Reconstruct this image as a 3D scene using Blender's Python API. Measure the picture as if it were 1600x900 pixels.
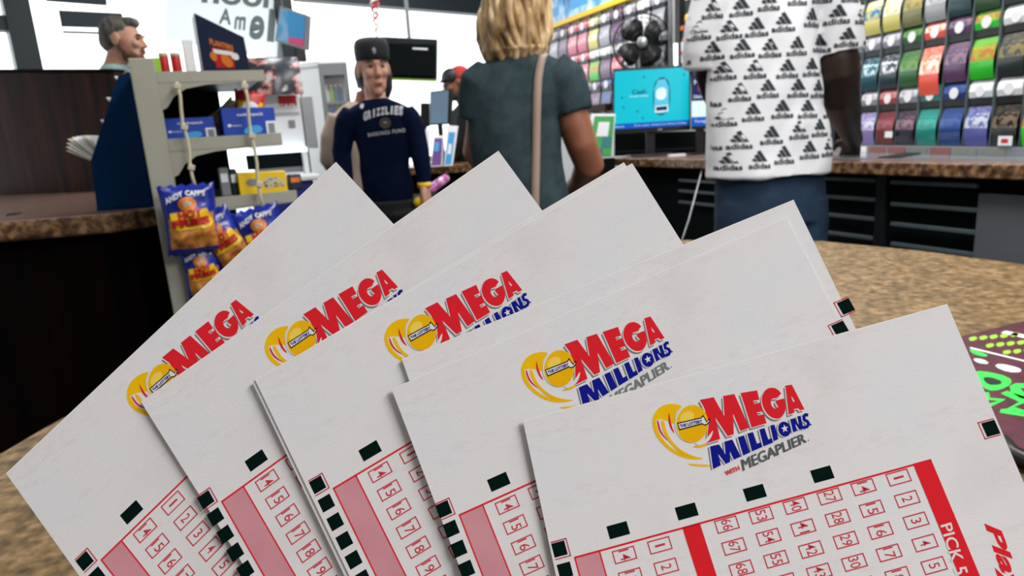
import bpy, bmesh, math, random
import numpy as np
from mathutils import Vector, Matrix, noise
from mathutils.bvhtree import BVHTree
from mathutils.geometry import tessellate_polygon
for o in list(bpy.data.objects): bpy.data.objects.remove(o)
S = bpy.context.scene; COL = S.collection
random.seed(7)
R = math.radians

# ------------------------------------------------------------ camera
FPX = 1050.0                      # focal length in pixels of the 1600 x 900 frame
PITCH, ROLL, CZ = R(13), R(3.6), 1.15
U0 = Vector((0, math.sin(PITCH), math.cos(PITCH))); FW = Vector((0, math.cos(PITCH), -math.sin(PITCH)))
RI = Vector((1, 0, 0))*math.cos(ROLL) - U0*math.sin(ROLL)
UP = Vector((1, 0, 0))*math.sin(ROLL) + U0*math.cos(ROLL)
CAMLOC = Vector((0, 0, CZ))
cam = bpy.data.cameras.new('camera'); camo = bpy.data.objects.new('camera', cam); COL.objects.link(camo)
cam.sensor_width = 36; cam.lens = 36*FPX/1600; cam.clip_start = .01; cam.clip_end = 200
camo.matrix_world = Matrix.Translation(CAMLOC) @ Matrix((RI, UP, -FW)).transposed().to_4x4()
cam.dof.use_dof = True; cam.dof.focus_distance = .165; cam.dof.aperture_fstop = 34
S.camera = camo
S.view_settings.view_transform = 'Standard'; S.view_settings.look = 'None'
S.view_settings.gamma = 1; S.view_settings.exposure = .12; S.view_settings.use_curve_mapping = False
# ------------------------------------------------------------ daylight outside and ceiling lights
W = bpy.data.worlds.new('World'); S.world = W; W.use_nodes = True
bg = W.node_tree.nodes['Background']; bg.inputs[0].default_value = (.93, .97, 1, 1); bg.inputs[1].default_value = 2.6
def area(name, loc, rot, sx, sy, power, color=(1, 1, 1)):
    l = bpy.data.lights.new(name, 'AREA'); l.shape = 'RECTANGLE'; l.size = sx; l.size_y = sy; l.energy = power; l.color = color
    o = bpy.data.objects.new(name, l); o.location = loc; o.rotation_euler = rot; COL.objects.link(o); return o
area('ceiling_light', (1.7, -.6, 2.75), (0, 0, 0), .6, 1.4, 78, (1, .99, .985))
area('ceiling_light', (-1.5, .9, 2.75), (0, 0, 0), .6, 1.2, 9, (1, .99, .98))
area('ceiling_light', (.75, 1.25, 2.75), (0, 0, 0), .6, 1.2, 40, (1, .985, .97))
area('ceiling_light', (1.25, 2.9, 2.75), (0, 0, 0), .4, 1.4, 30, (1, .98, .95))
area('ceiling_light', (-.9, 3.4, 2.75), (0, 0, 0), .6, 1.2, 24, (1, .98, .95))
area('ceiling_light', (.3, 4.6, 2.75), (0, 0, 0), .6, 1.2, 26, (1, .98, .95))

def ray(px, py): return FW + RI*((px-800)/FPX) - UP*((py-450)/FPX)
def P(px, py, Y):
    d = ray(px, py); return CAMLOC + d*(Y/d.y)
def Pz(px, py, z):
    d = ray(px, py); return CAMLOC + d*((z-CZ)/d.z)
class Wall:
    """vertical plane from floor point a to b, left to right; s along, z up"""
    def __init__(s, a, b):
        s.a = Vector((a[0], a[1], 0)); s.b = Vector((b[0], b[1], 0)); s.L = (s.b-s.a).length
        s.d = (s.b-s.a).normalized(); s.n = Vector((s.d.y, -s.d.x, 0)); s.rz = math.atan2(s.d.y, s.d.x)
    def at(s, px, py, off=0):
        d = ray(px, py); o = s.a + s.n*off
        t = (o-CAMLOC).dot(s.n)/d.dot(s.n); p = CAMLOC+d*t
        return (p-s.a).dot(s.d), p.z
    def pt(s, u, z, off=0): return s.a + s.d*u + s.n*off + Vector((0, 0, z))

# ------------------------------------------------------------ materials
def nt(name):
    m = bpy.data.materials.new(name); m.use_nodes = True
    return m, m.node_tree.nodes, m.node_tree.links, m.node_tree.nodes['Principled BSDF']
def mat(name, c, rough=.6, metal=0, emit=0, alpha=1, coat=0, spec=.5, trans=0, ecol=None):
    m, n, l, b = nt(name)
    b.inputs['Base Color'].default_value = (*c, 1); b.inputs['Roughness'].default_value = rough; b.inputs['Metallic'].default_value = metal
    b.inputs['Alpha'].default_value = alpha; b.inputs['Coat Weight'].default_value = coat; b.inputs['Specular IOR Level'].default_value = spec
    b.inputs['Transmission Weight'].default_value = trans
    if emit: b.inputs['Emission Color'].default_value = (*(ecol or c), 1); b.inputs['Emission Strength'].default_value = emit
    return m
def noisy(name, cols, scale=20, rough=.6, detail=4, stretch=(1, 1, 1), pos=None, bump=0, spec=.5, coat=0, bscale=None, coord='Object', kind='NOISE'):
    m, n, l, b = nt(name)
    tc = n.new('ShaderNodeTexCoord'); mp = n.new('ShaderNodeMapping'); mp.inputs['Scale'].default_value = stretch
    l.new(tc.outputs[coord], mp.inputs[0])
    if kind == 'VORONOI':
        t = n.new('ShaderNodeTexVoronoi'); t.inputs['Scale'].default_value = scale; out = t.outputs['Color']
        g = n.new('ShaderNodeSeparateColor'); l.new(out, g.inputs[0]); out = g.outputs[0]
    else:
        t = n.new('ShaderNodeTexNoise'); t.inputs['Scale'].default_value = scale; t.inputs['Detail'].default_value = detail; out = t.outputs['Fac']
    l.new(mp.outputs[0], t.inputs['Vector'])
    r = n.new('ShaderNodeValToRGB'); k = len(cols); pos = pos or [.3+.4*i/max(1, k-1) for i in range(k)]
    while len(r.color_ramp.elements) < k: r.color_ramp.elements.new(.5)
    for i, (c, p) in enumerate(zip(cols, pos)): r.color_ramp.elements[i].position = p; r.color_ramp.elements[i].color = (*c, 1)
    l.new(out, r.inputs[0]); l.new(r.outputs[0], b.inputs['Base Color'])
    b.inputs['Roughness'].default_value = rough; b.inputs['Specular IOR Level'].default_value = spec; b.inputs['Coat Weight'].default_value = coat
    if bump:
        t2 = n.new('ShaderNodeTexNoise'); t2.inputs['Scale'].default_value = bscale or scale; t2.inputs['Detail'].default_value = 4
        l.new(mp.outputs[0], t2.inputs['Vector']); bp = n.new('ShaderNodeBump'); bp.inputs['Strength'].default_value = bump; bp.inputs['Distance'].default_value = .002
        l.new(t2.outputs['Fac'], bp.inputs['Height']); l.new(bp.outputs[0], b.inputs['Normal'])
    return m
M = {}
M['paper'] = noisy('slip_paper', [(.76, .735, .74), (.82, .80, .805), (.79, .80, .825)], scale=34, rough=.85, detail=8, bump=.05, bscale=2500, spec=.2)
def seethrough(m):
    n, l = m.node_tree.nodes, m.node_tree.links; b = n['Principled BSDF']; src = b.inputs['Base Color'].links[0].from_socket
    tc = n.new('ShaderNodeTexCoord'); mp = n.new('ShaderNodeMapping'); mp.inputs['Scale'].default_value = (260, 620, 1); l.new(tc.outputs['Object'], mp.inputs[0])
    t = n.new('ShaderNodeTexNoise'); t.inputs['Scale'].default_value = 1; t.inputs['Detail'].default_value = 3; l.new(mp.outputs[0], t.inputs['Vector'])
    r = n.new('ShaderNodeMapRange'); r.inputs[1].default_value = .50; r.inputs[2].default_value = .66; l.new(t.outputs['Fac'], r.inputs[0])
    w = n.new('ShaderNodeTexNoise'); w.inputs['Scale'].default_value = 26; w.inputs['Detail'].default_value = 1; mp2 = n.new('ShaderNodeMapping'); mp2.inputs['Scale'].default_value = (.9, 4.2, 1); l.new(tc.outputs['Object'], mp2.inputs[0]); l.new(mp2.outputs[0], w.inputs['Vector'])
    r2 = n.new('ShaderNodeMapRange'); r2.inputs[1].default_value = .50; r2.inputs[2].default_value = .62; l.new(w.outputs['Fac'], r2.inputs[0])
    mu = n.new('ShaderNodeMath'); mu.operation = 'MULTIPLY'; l.new(r.outputs[0], mu.inputs[0]); l.new(r2.outputs[0], mu.inputs[1]); m2 = n.new('ShaderNodeMath'); m2.operation = 'MULTIPLY'; l.new(mu.outputs[0], m2.inputs[0]); m2.inputs[1].default_value = .17
    mx = n.new('ShaderNodeMix'); mx.data_type = 'RGBA'; l.new(m2.outputs[0], mx.inputs[0]); l.new(src, mx.inputs[6]); mx.inputs[7].default_value = (.72, .52, .52, 1); l.new(mx.outputs[2], b.inputs['Base Color'])
seethrough(M['paper'])
M['edge'] = mat('paper_edge', (.9, .88, .86), .9)
M['red_ink'] = mat('red_ink', (.78, .020, .032), .9, spec=.05)
M['fine_red'] = mat('fine_red_ink', (.62, .05, .08), .9, spec=.05)
M['pink_ink'] = noisy('pink_ink', [(.64, .27, .32), (.72, .34, .38)], scale=60, rough=.9, spec=.05)
M['navy_ink'] = mat('navy_ink', (.007, .012, .27), .9, spec=.05)
M['grey_ink'] = mat('grey_ink', (.20, .22, .22), .9, spec=.05)
M['mark_ink'] = mat('timing_mark_ink', (.001, .010, .008), .9, spec=.05)
M['yellow_ink'] = noisy('yellow_ink', [(.90, .46, .004), (.96, .56, .006)], scale=90, rough=.9, spec=.05)
M['pale_yellow'] = mat('pale_yellow_ink', (.95, .68, .10), .9, spec=.05)
M['white_ink'] = mat('blank_paper', (.80, .78, .78), .9, spec=.1)
M['white_print'] = mat('white_print', (.78, .78, .78), .8)
M['granite'] = noisy('brown_granite', [(.030, .026, .012), (.110, .066, .022), (.185, .112, .045), (.30, .20, .10)], scale=95, rough=.5, detail=9, pos=[.28, .42, .55, .70], spec=.25)
M['granite_far'] = noisy('speckled_granite_edge', [(.03, .018, .01), (.15, .07, .03), (.34, .20, .10)], scale=45, rough=.3, detail=6, pos=[.36, .5, .64])
M['granite_gloss'] = noisy('glossy_granite', [(.20, .12, .10), (.33, .21, .165)], scale=45, rough=.16, detail=6, spec=.8)
M['dark_wood'] = noisy('dark_mahogany', [(.007, .0015, .001), (.028, .006, .003), (.070, .016, .007)], scale=3, rough=.55, spec=.12, detail=7, stretch=(7, 7, .6))
M['black_wood'] = noisy('black_cabinet_wood', [(.001, .001, .001), (.008, .002, .002)], scale=4, rough=.7, spec=.05, detail=5, stretch=(5, 5, .5))
M['black'] = mat('black_plastic', (.006, .007, .008), .4)
M['matte_black'] = mat('matte_black', (.003, .005, .006), .8, spec=.1)
M['dark_metal'] = mat('dark_anodised_metal', (.018, .026, .030), .4, .4)
M['steel'] = mat('brushed_steel', (.38, .40, .42), .35, .8)
M['grey_panel'] = noisy('grey_laminate', [(.085, .095, .105), (.10, .11, .12)], scale=15, rough=.5)
M['mat_grey'] = mat('grey_mat_with_reflection', (.20, .22, .25), .12, spec=.8)
M['grey_ticket_strip'] = mat('steel_strip', (.16, .19, .19), .3, .3)
M['rail'] = mat('grey_rail_metal', (.10, .13, .14), .4, .3)
M['white'] = mat('white_enamel', (.80, .82, .84), .35)
M['offwhite'] = noisy('beige_grey_enamel', [(.34, .335, .27), (.39, .38, .315)], scale=5, rough=.5)
M['wall'] = noisy('painted_wall', [(.50, .51, .52), (.55, .56, .57)], scale=3, rough=.9)
M['ceiling'] = noisy('ceiling_tile', [(.60, .60, .59), (.66, .66, .65)], scale=12, rough=.95)
M['floor'] = noisy('dark_floor_tile', [(.06, .055, .05), (.11, .10, .09)], scale=4, rough=.4)
M['glass'] = mat('window_glass', (1, 1, 1), .0, alpha=.08, spec=.3)
M['clear'] = mat('clear_acrylic', (.8, .88, .9), .08, alpha=.28)
M['navy_card'] = mat('navy_card', (.004, .012, .045), .45)
M['navy_holder'] = mat('navy_cardboard', (.001, .024, .085), .8, spec=.1)
M['blue'] = mat('bright_blue_print', (.010, .055, .42), .4)
M['sky'] = mat('light_blue_print', (.05, .36, .75), .4)
M['deep_blue'] = mat('deep_blue_plastic', (.012, .016, .20), .4)
M['red'] = mat('red_print', (.55, .012, .02), .4)
M['yellow'] = mat('yellow_print', (.85, .55, .008), .4)
M['orange'] = mat('orange_print', (.72, .20, .015), .5)
M['green'] = mat('green_print', (.03, .35, .08), .5)
M['teal'] = mat('teal_print', (.01, .19, .20), .5)
M['pink'] = mat('pink_print', (.80, .10, .28), .5)
M['purple'] = mat('purple_print', (.13, .05, .25), .5)
M['whitep'] = mat('white_card', (.85, .86, .88), .6)
M['grey'] = mat('grey_plastic', (.22, .24, .26), .5)
M['cream'] = mat('cream_plastic', (.55, .50, .36), .5)
M['neon'] = mat('neon_green_print', (.015, .72, .06), .5)
M['lime'] = mat('lime_print', (.28, .55, .03), .5)
M['maroon'] = noisy('maroon_print', [(.045, .004, .012), (.10, .012, .03)], scale=60, rough=.4)
M['skin'] = noisy('pale_skin', [(.46, .22, .15), (.56, .30, .21)], scale=14, rough=.55)
M['skin_tan'] = noisy('tanned_skin', [(.22, .078, .040), (.30, .115, .062)], scale=14, rough=.5)
M['skin_dark'] = noisy('dark_brown_skin', [(.010, .0045, .0028), (.022, .011, .007)], scale=14, rough=.5, spec=.3)
M['lips'] = mat('lips', (.36, .11, .09), .5)
M['eye'] = mat('dark_eye', (.02, .015, .012), .2)
M['brow'] = mat('brown_brow_hair', (.05, .028, .018), .8)
M['beard'] = noisy('brown_beard', [(.10, .045, .025), (.17, .08, .05)], scale=120, rough=.9)
M['grey_hair'] = noisy('greying_hair', [(.035, .030, .026), (.16, .15, .13)], scale=60, rough=.8, stretch=(1, 1, .3))
M['dark_hair'] = noisy('black_hair', [(.004, .006, .012), (.02, .024, .03)], scale=70, rough=.6, stretch=(1, 1, .3))
M['blonde'] = noisy('blonde_hair', [(.12, .06, .025), (.42, .26, .11), (.72, .53, .30)], scale=30, rough=.5, detail=6, stretch=(1, 1, .16), pos=[.36, .5, .62], bump=.6, bscale=60)
M['navy_cloth'] = noisy('navy_jersey', [(.0012, .004, .018), (.003, .008, .032)], scale=9, rough=.9, spec=.08, bump=.5, bscale=14)
M['grey_tee'] = noisy('charcoal_teal_jersey', [(.024, .042, .050), (.042, .064, .072)], scale=30, rough=.95, spec=.1, bump=.6, bscale=9)
M['white_tee'] = noisy('white_cotton', [(.74, .75, .78), (.82, .83, .85)], scale=7, rough=.9, bump=.5, bscale=8)
M['denim'] = noisy('blue_denim', [(.003, .014, .036), (.009, .036, .080)], scale=10, rough=.85, detail=8)
M['black_cloth'] = mat('black_cloth', (.004, .004, .006), .9)
M['mint'] = mat('mint_cloth', (.40, .62, .58), .9)
M['beige_cloth'] = mat('beige_cloth', (.42, .33, .27), .9)
M['black_felt'] = mat('black_cap_cloth', (.003, .006, .010), .8)
M['logo_black'] = mat('black_shirt_print', (.016, .026, .034), .8)
M['strap'] = mat('taupe_leather', (.33, .235, .19), .5)
M['red_cloth'] = mat('red_cloth', (.40, .03, .025), .9)
M['snack'] = noisy('snack_window', [(.20, .055, .010), (.52, .19, .035), (.75, .34, .08)], scale=60, rough=.35, detail=5)
M['foil'] = noisy('blue_foil', [(.006, .012, .16), (.015, .04, .42)], scale=22, rough=.22, detail=3, bump=.8, bscale=40)
M['posterblue'] = noisy('blue_sky_poster', [(.02, .12, .42), (.10, .42, .80), (.70, .85, .95)], scale=7, rough=.4, detail=4)
M['filmglow'] = mat('glowing_window_film', (.72, .78, .80), .6, alpha=1, emit=.42, ecol=(.80, .88, .93))  # emission stands in for daylight coming through the film
M['filmink'] = mat('grey_window_lettering', (.16, .21, .22), .7)
M['blackout'] = mat('slate_window_banner', (.012, .028, .045), .6)

# ------------------------------------------------------------ mesh builder
class MB:
    def __init__(s): s.v = []; s.f = []; s.mi = []; s.m = 0; s.T = Matrix.Identity(4)
    def add(s, vs, fs):
        k = len(s.v); s.v += [tuple(s.T @ Vector(v)) for v in vs]
        for f in fs: s.f.append(tuple(k+i for i in f)); s.mi.append(s.m)
        return s
    def box(s, c, d, rz=0, rx=0, ry=0, taper=1):
        Mx = Matrix.Translation(c) @ Matrix.Rotation(rz, 4, 'Z') @ Matrix.Rotation(ry, 4, 'Y') @ Matrix.Rotation(rx, 4, 'X')
        vs = [Mx @ Vector((x*d[0]/2*(taper if z > 0 else 1), y*d[1]/2*(taper if z > 0 else 1), z*d[2]/2)) for x in (-1, 1) for y in (-1, 1) for z in (-1, 1)]
        return s.add(vs, [(0, 1, 3, 2), (4, 6, 7, 5), (0, 4, 5, 1), (2, 3, 7, 6), (0, 2, 6, 4), (1, 5, 7, 3)])
    def hexa(s, q, off):
        """slab: quad q (4 points) extruded by off vector"""
        q = [Vector(p) for p in q]; o = Vector(off); n = len(q)
        vs = q + [p+o for p in q]
        return s.add(vs, [tuple(range(n-1, -1, -1)), tuple(range(n, 2*n))] + [(i, (i+1) % n, (i+1) % n+n, i+n) for i in range(n)])
    def poly(s, pts, holes=()):
        pts = [Vector(p) for p in pts]; loops = [pts]+[[Vector(p) for p in h] for h in holes]
        flat = [p for lp in loops for p in lp]
        return s.add(flat, [tuple(t) for t in tessellate_polygon(loops)])
    def frame_of(s, t):
        a = Vector((0, 0, 1)) if abs(t.z) < .9 else Vector((1, 0, 0))
        x = t.cross(a).normalized(); return x, x.cross(t).normalized()
    def tube(s, pts, r, n=10, flat=None, cap=True):
        pts = [Vector(p) for p in pts]; m = len(pts); rr = r if isinstance(r, (list, tuple)) else [r]*m
        vs = []; px = None
        for i, p in enumerate(pts):
            t = (pts[min(i+1, m-1)]-pts[max(i-1, 0)]).normalized()
            if px is None: x, y = s.frame_of(t)
            else:
                x = (px-t*px.dot(t)).normalized(); y = x.cross(t).normalized()
            px = x
            for k in range(n):
                a = 2*math.pi*k/n; vs.append(p+x*math.cos(a)*rr[i]+y*math.sin(a)*rr[i]*(flat or 1))
        fs = [(i*n+k, i*n+(k+1) % n, (i+1)*n+(k+1) % n, (i+1)*n+k) for i in range(m-1) for k in range(n)]
        if cap: fs += [tuple(range(n-1, -1, -1)), tuple(range((m-1)*n, m*n))]
        return s.add(vs, fs)
    def loft(s, rings, n=28, sq=2.0):
        """rings: (centre, xvec, yvec)"""
        vs = []
        for c, x, y in rings:
            c, x, y = Vector(c), Vector(x), Vector(y)
            for k in range(n):
                a = 2*math.pi*k/n; ca, sa = math.cos(a), math.sin(a)
                vs.append(c + x*math.copysign(abs(ca)**(2/sq), ca) + y*math.copysign(abs(sa)**(2/sq), sa))
        m = len(rings)
        fs = [(i*n+k, i*n+(k+1) % n, (i+1)*n+(k+1) % n, (i+1)*n+k) for i in range(m-1) for k in range(n)]
        fs += [tuple(range(n-1, -1, -1)), tuple(range((m-1)*n, m*n))]
        return s.add(vs, fs)
    def ell(s, c, r, rot=None, n=20, m=12):
        c = Vector(c); rot = rot or Matrix.Identity(3); vs = [c+rot @ Vector((0, 0, -r[2]))]
        for i in range(1, m):
            a = -math.pi/2+math.pi*i/m
            for k in range(n):
                b = 2*math.pi*k/n; vs.append(c+rot @ Vector((r[0]*math.cos(a)*math.cos(b), r[1]*math.cos(a)*math.sin(b), r[2]*math.sin(a))))
        vs.append(c+rot @ Vector((0, 0, r[2]))); L = len(vs)-1
        fs = [(0, 1+(k+1) % n, 1+k) for k in range(n)]
        fs += [(1+(i-1)*n+k, 1+(i-1)*n+(k+1) % n, 1+i*n+(k+1) % n, 1+i*n+k) for i in range(1, m-1) for k in range(n)]
        fs += [(L, 1+(m-2)*n+k, 1+(m-2)*n+(k+1) % n) for k in range(n)]
        return s.add(vs, fs)
    def lathe(s, c, prof, n=20):
        vs = [(c[0]+r*math.cos(2*math.pi*k/n), c[1]+r*math.sin(2*math.pi*k/n), c[2]+z) for r, z in prof for k in range(n)]; m = len(prof)
        fs = [(i*n+k, i*n+(k+1) % n, (i+1)*n+(k+1) % n, (i+1)*n+k) for i in range(m-1) for k in range(n)]
        fs += [tuple(range(n-1, -1, -1)), tuple(range((m-1)*n, m*n))]
        return s.add(vs, fs)
    def mesh(s, name, mats):
        me = bpy.data.meshes.new(name); me.from_pydata([tuple(v) for v in s.v], [], s.f)
        for m in (mats if isinstance(mats, (list, tuple)) else [mats]): me.materials.append(M[m] if isinstance(m, str) else m)
        for p, i in zip(me.polygons, s.mi): p.material_index = i
        me.validate(); me.update(); return me
    def build(s, name, mats, parent=None, smooth=False, label=None, bevel=0, recalc=True):
        me = s.mesh(name, mats)
        if parent is not None and parent.get('_w'): me.transform(Matrix.Translation(-parent.location))
        if recalc:
            b = bmesh.new(); b.from_mesh(me); bmesh.ops.recalc_face_normals(b, faces=b.faces); b.to_mesh(me); b.free()
        for p in me.polygons: p.use_smooth = smooth
        o = bpy.data.objects.new(name, me); COL.objects.link(o)
        if parent is not None: o.parent = parent
        if label: o['label'] = label
        if bevel:
            bv = o.modifiers.new('bevel', 'BEVEL'); bv.width = bevel; bv.segments = 2; bv.limit_method = 'ANGLE'
        return o
def thing(name, label, cat, loc=(0, 0, 0), rz=0, group=None, world=False):
    o = bpy.data.objects.new(name, None); COL.objects.link(o); o.location = loc; o.rotation_euler = (0, 0, rz); o.empty_display_size = .05
    o['label'] = label; o['category'] = cat
    if group: o['group'] = group
    if world: o['_w'] = 1
    return o
def tag(o, label, cat, group=None, kind=None):
    o['label'] = label; o['category'] = cat
    if group: o['group'] = group
    if kind: o['kind'] = kind
    return o
def struct(o, label=None):
    o['kind'] = 'structure'
    if label: o['label'] = label
    return o
def copy_tree(o, parent=None):
    c = o.copy(); COL.objects.link(c)
    if parent: c.parent = parent
    for ch in list(o.children): copy_tree(ch, c)
    return c
TXT = {}
def text_geo(txt, bold=0.0, shear=0.0, space=1.0):
    """outline text as triangles in a unit box"""
    key = (txt, bold, shear, space)
    if key in TXT: return TXT[key]
    cu = bpy.data.curves.new('lettering', 'FONT'); cu.body = txt; cu.size = 1; cu.offset = 0 if 'M' in txt else bold; cu.shear = shear; cu.resolution_u = 3; cu.space_character = space
    o = bpy.data.objects.new('lettering', cu); COL.objects.link(o); dg = bpy.context.evaluated_depsgraph_get(); dg.update()
    me = bpy.data.meshes.new_from_object(o.evaluated_get(dg)); vs = np.array([v.co[:2] for v in me.vertices]); fs = [tuple(p.vertices) for p in me.polygons]
    bpy.data.objects.remove(o); bpy.data.curves.remove(cu); bpy.data.meshes.remove(me)
    if 'M' in txt and bold:                               # the offset breaks this glyph, so thicken by shifted copies
        n0 = len(vs); sh = [(0, 0), (bold, bold*.6), (-bold, bold*.6), (bold, -bold*.6), (-bold, -bold*.6)]
        vs = np.concatenate([vs+np.array(q) for q in sh]); fs = [tuple(i+k*n0 for i in f) for k in range(len(sh)) for f in fs]
    lo, hi = vs.min(0), vs.max(0); asp = (hi[0]-lo[0])/(hi[1]-lo[1]); vs = (vs-lo)/(hi-lo)
    TXT[key] = (vs, fs, asp); return TXT[key]
def text_quad(mb, txt, q, fn=None, **kw):
    """letters mapped into quad q = (top-left, top-right, bottom-right, bottom-left); fn maps the blended point to 3D"""
    vs, fs, _ = text_geo(txt, **kw); q = [np.array(p, float) for p in q]; out = []
    for x, y in vs:
        p = (q[0]*(1-x)+q[1]*x)*y + (q[3]*(1-x)+q[2]*x)*(1-y); out.append(fn(p) if fn else Vector(p))
    mb.add(out, fs)
def finish(obj_list_mb, name, mats, parent, voxel, smooth=4, fold=None, label=None, world=True):
    """fuse the lofts of a figure or garment into one continuous surface"""
    me = obj_list_mb.mesh(name, mats); o = bpy.data.objects.new('tmp', me); COL.objects.link(o)
    md = o.modifiers.new('r', 'REMESH'); md.mode = 'VOXEL'; md.voxel_size = voxel
    sm = o.modifiers.new('s', 'SMOOTH'); sm.iterations = smooth; sm.factor = .5
    dg = bpy.context.evaluated_depsgraph_get(); dg.update()
    m2 = bpy.data.meshes.new_from_object(o.evaluated_get(dg)); m2.name = name
    bpy.data.objects.remove(o)
    if fold:
        amp, fx, fz = fold; m2.update(); ns = [v.normal.copy() for v in m2.vertices]
        for v, n in zip(m2.vertices, ns):
            q = v.co; d = noise.noise(Vector((q.x*fx+q.z*fx*.55, q.y*fx, q.z*fz)))+.5*noise.noise(Vector((q.x*fx*2.1-q.z*fx, q.y*fx*2, q.z*fz*2+7)))
            v.co += n*amp*d
    if parent is not None and parent.get('_w'): m2.transform(Matrix.Translation(-parent.location))
    for p in m2.polygons: p.use_smooth = True
    o = bpy.data.objects.new(name, m2); COL.objects.link(o)
    if parent is not None: o.parent = parent
    if label: o['label'] = label
    return o
# ============================================================ the room
ZC = 2.8
A0, A1 = (-3.7, 3.2), (.10, 6.5)                     # window wall, left to right
WA = Wall(A0, A1)
WB = Wall((.30, 6.55), (1.12, 4.50))                 # ticket wall, far half
WD = Wall((1.12, 4.50), (1.551, 3.37))
WC = Wall((1.551, 3.37), (1.80, 1.60))                # ticket wall, near half
mb = MB(); mb.box((-.7, 1.8, -.05), (7.4, 10.4, .1)); struct(mb.build('floor', 'floor'))
mb = MB(); mb.box((-.7, 1.8, ZC+.05), (7.4, 10.4, .1)); struct(mb.build('ceiling', 'ceiling'))
mb = MB(); mb.box((-.3, -3.0, ZC/2), (6.6, .1, ZC)); struct(mb.build('wall_back', 'wall'))
mb = MB(); mb.box((-3.65, .1, ZC/2), (.1, 6.2, ZC)); struct(mb.build('wall_left', 'wall'))
mb = MB(); mb.box((2.95, 1.8, ZC/2), (.1, 9.6, ZC)); struct(mb.build('wall_right', 'wall'))
mb = MB(); mb.box((1.6, 6.65, ZC/2), (3.0, .1, ZC)); struct(mb.build('wall_far', 'wall'))
def wslab(mb, w, u0, u1, z0, z1, off=0, th=.08):
    q = [w.pt(u0, z0, off), w.pt(u1, z0, off), w.pt(u1, z1, off), w.pt(u0, z1, off)]; mb.hexa(q, w.n*th)
# window wall: knee wall, header, dark mullions and panes
mb = MB(); wslab(mb, WA, 0, WA.L, 0, .55, -.06, .12); struct(mb.build('wall_window', 'wall'))
mb = MB(); wslab(mb, WA, 0, WA.L, 2.5, ZC, -.06, .12); struct(mb.build('trim_1', 'wall'))
(sa, za), (sb, zb) = WA.at(462, -3), WA.at(751, 14)
mb = MB(); wslab(mb, WA, sa, sb, (za+zb)/2-.035, (za+zb)/2+.11, -.05, .11); struct(mb.build('trim_2', 'dark_metal'), 'dark horizontal window bar')
def mull(px0, px1, py, z0=.55, z1=2.5, m='dark_metal', k=[2]):
    k[0] += 1; s0, _ = WA.at(px0, py); s1, _ = WA.at(px1, py); mb = MB(); wslab(mb, WA, s0, s1, z0, z1, -.07, .13); struct(mb.build('trim_%d' % k[0], m))
    return (s0+s1)/2
ms = [mull(14, 55, 60), mull(433, 457, 60)]
s0, z0 = WA.at(0, 40); mb = MB(); wslab(mb, WA, 0, ms[0], z0-.03, z0+.05, -.05, .09); struct(mb.build('trim_6', 'dark_metal'))
cuts = [0]+ms+[WA.L]
for i in range(3):
    mb = MB(); wslab(mb, WA, cuts[i]+.03, cuts[i+1]-.03, .55, 2.5, -.005, .01); struct(mb.build('window_%d' % (i+1), 'glass'))
# the bright car park outside is only daylight; a pale paved ground catches it
mb = MB(); mb.box((-3, 14, -.1), (30, 14, .1)); struct(mb.build('ground_outside', 'wall'), 'pale paving outside the window')
# ticket walls
for k, (w, nm) in enumerate(((WB, 'wall_ticket_far'), (WD, 'wall_ticket_middle'), (WC, 'wall_ticket_near'))):
    mb = MB(); wslab(mb, w, 0, w.L, 0, ZC, -.10, .08); struct(mb.build(nm, 'matte_black' if w is WC else 'wall'))

# ============================================================ counters
ZN = .90
def slab_poly(name, pts, z, th, mats, parent=None, bev=.006):
    mb = MB(); mb.hexa([Vector((x, y, z-th)) for x, y in pts], (0, 0, th)); return mb.build(name, mats, parent, bevel=bev)
e = [Pz(0, 705, ZN), Pz(60, 670, ZN), Pz(115, 640, ZN), Pz(260, 545, ZN), Pz(450, 470, ZN), Pz(700, 415, ZN), Pz(1000, 374, ZN), Pz(1285, 376, ZN), Pz(1440, 391, ZN), Pz(1600, 412, ZN), Pz(1850, 462, ZN)]
near = [(p.x, p.y) for p in e]
t = thing('service_counter', 'brown speckled granite service counter with a curved edge, underneath the fan of slips', 'counter', (near[5][0], near[5][1]-.3, 0), world=True)
slab_poly('countertop', [(1.45, -.35), (1.45, near[-1][1])]+[near[-1]]+near[-2::-1]+[(near[0][0]-.28, near[0][1]-.25), (-.95, -.35)], ZN, .04, 'granite', t)
mb = MB(); ins = [(x*.93, y-.07) for x, y in near]
mb.hexa([Vector((x, y, 0)) for x, y in [(1.3, -.3), (1.3, ins[-1][1])]+ins[::-1]+[(-.8, .2), (-.8, -.3)]], (0, 0, ZN-.04)); mb.build('cabinet_base', 'black_wood', t)

# left counter with the dark wood partition
ZL = 1.0
f = [Pz(-200, 366, ZL), Pz(0, 347, ZL), Pz(90, 340, ZL), Pz(175, 333, ZL), Pz(243, 324, ZL)]
t = thing('side_counter', 'glossy granite side counter on dark wood in front of the mahogany partition', 'counter', (f[2].x, f[2].y, 0), world=True)
mb = MB(); mb.m = 0
bk = [Pz(205, 297, ZL), Pz(-40, 307, ZL)]; back = [(p.x, p.y+.02) for p in bk]
top = [(p.x, p.y) for p in f]+back
mb.hexa([Vector((x, y, ZL-.055)) for x, y in top], (0, 0, .055)); o = mb.build('countertop', ['granite_gloss', 'granite_far'], t, bevel=.008)
for p in o.data.polygons: p.material_index = 0 if abs(p.normal.z) > .5 else 1
mb = MB(); mb.hexa([Vector((x*.99, y+.06, 0)) for x, y in top[:5]]+[Vector((x, y-.06, 0)) for x, y in back], (0, 0, ZL-.055)); mb.build('cabinet_base', 'black_wood', t)
WP = Wall((bk[1].x, bk[1].y+.04), (bk[0].x, bk[0].y+.04))
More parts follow.
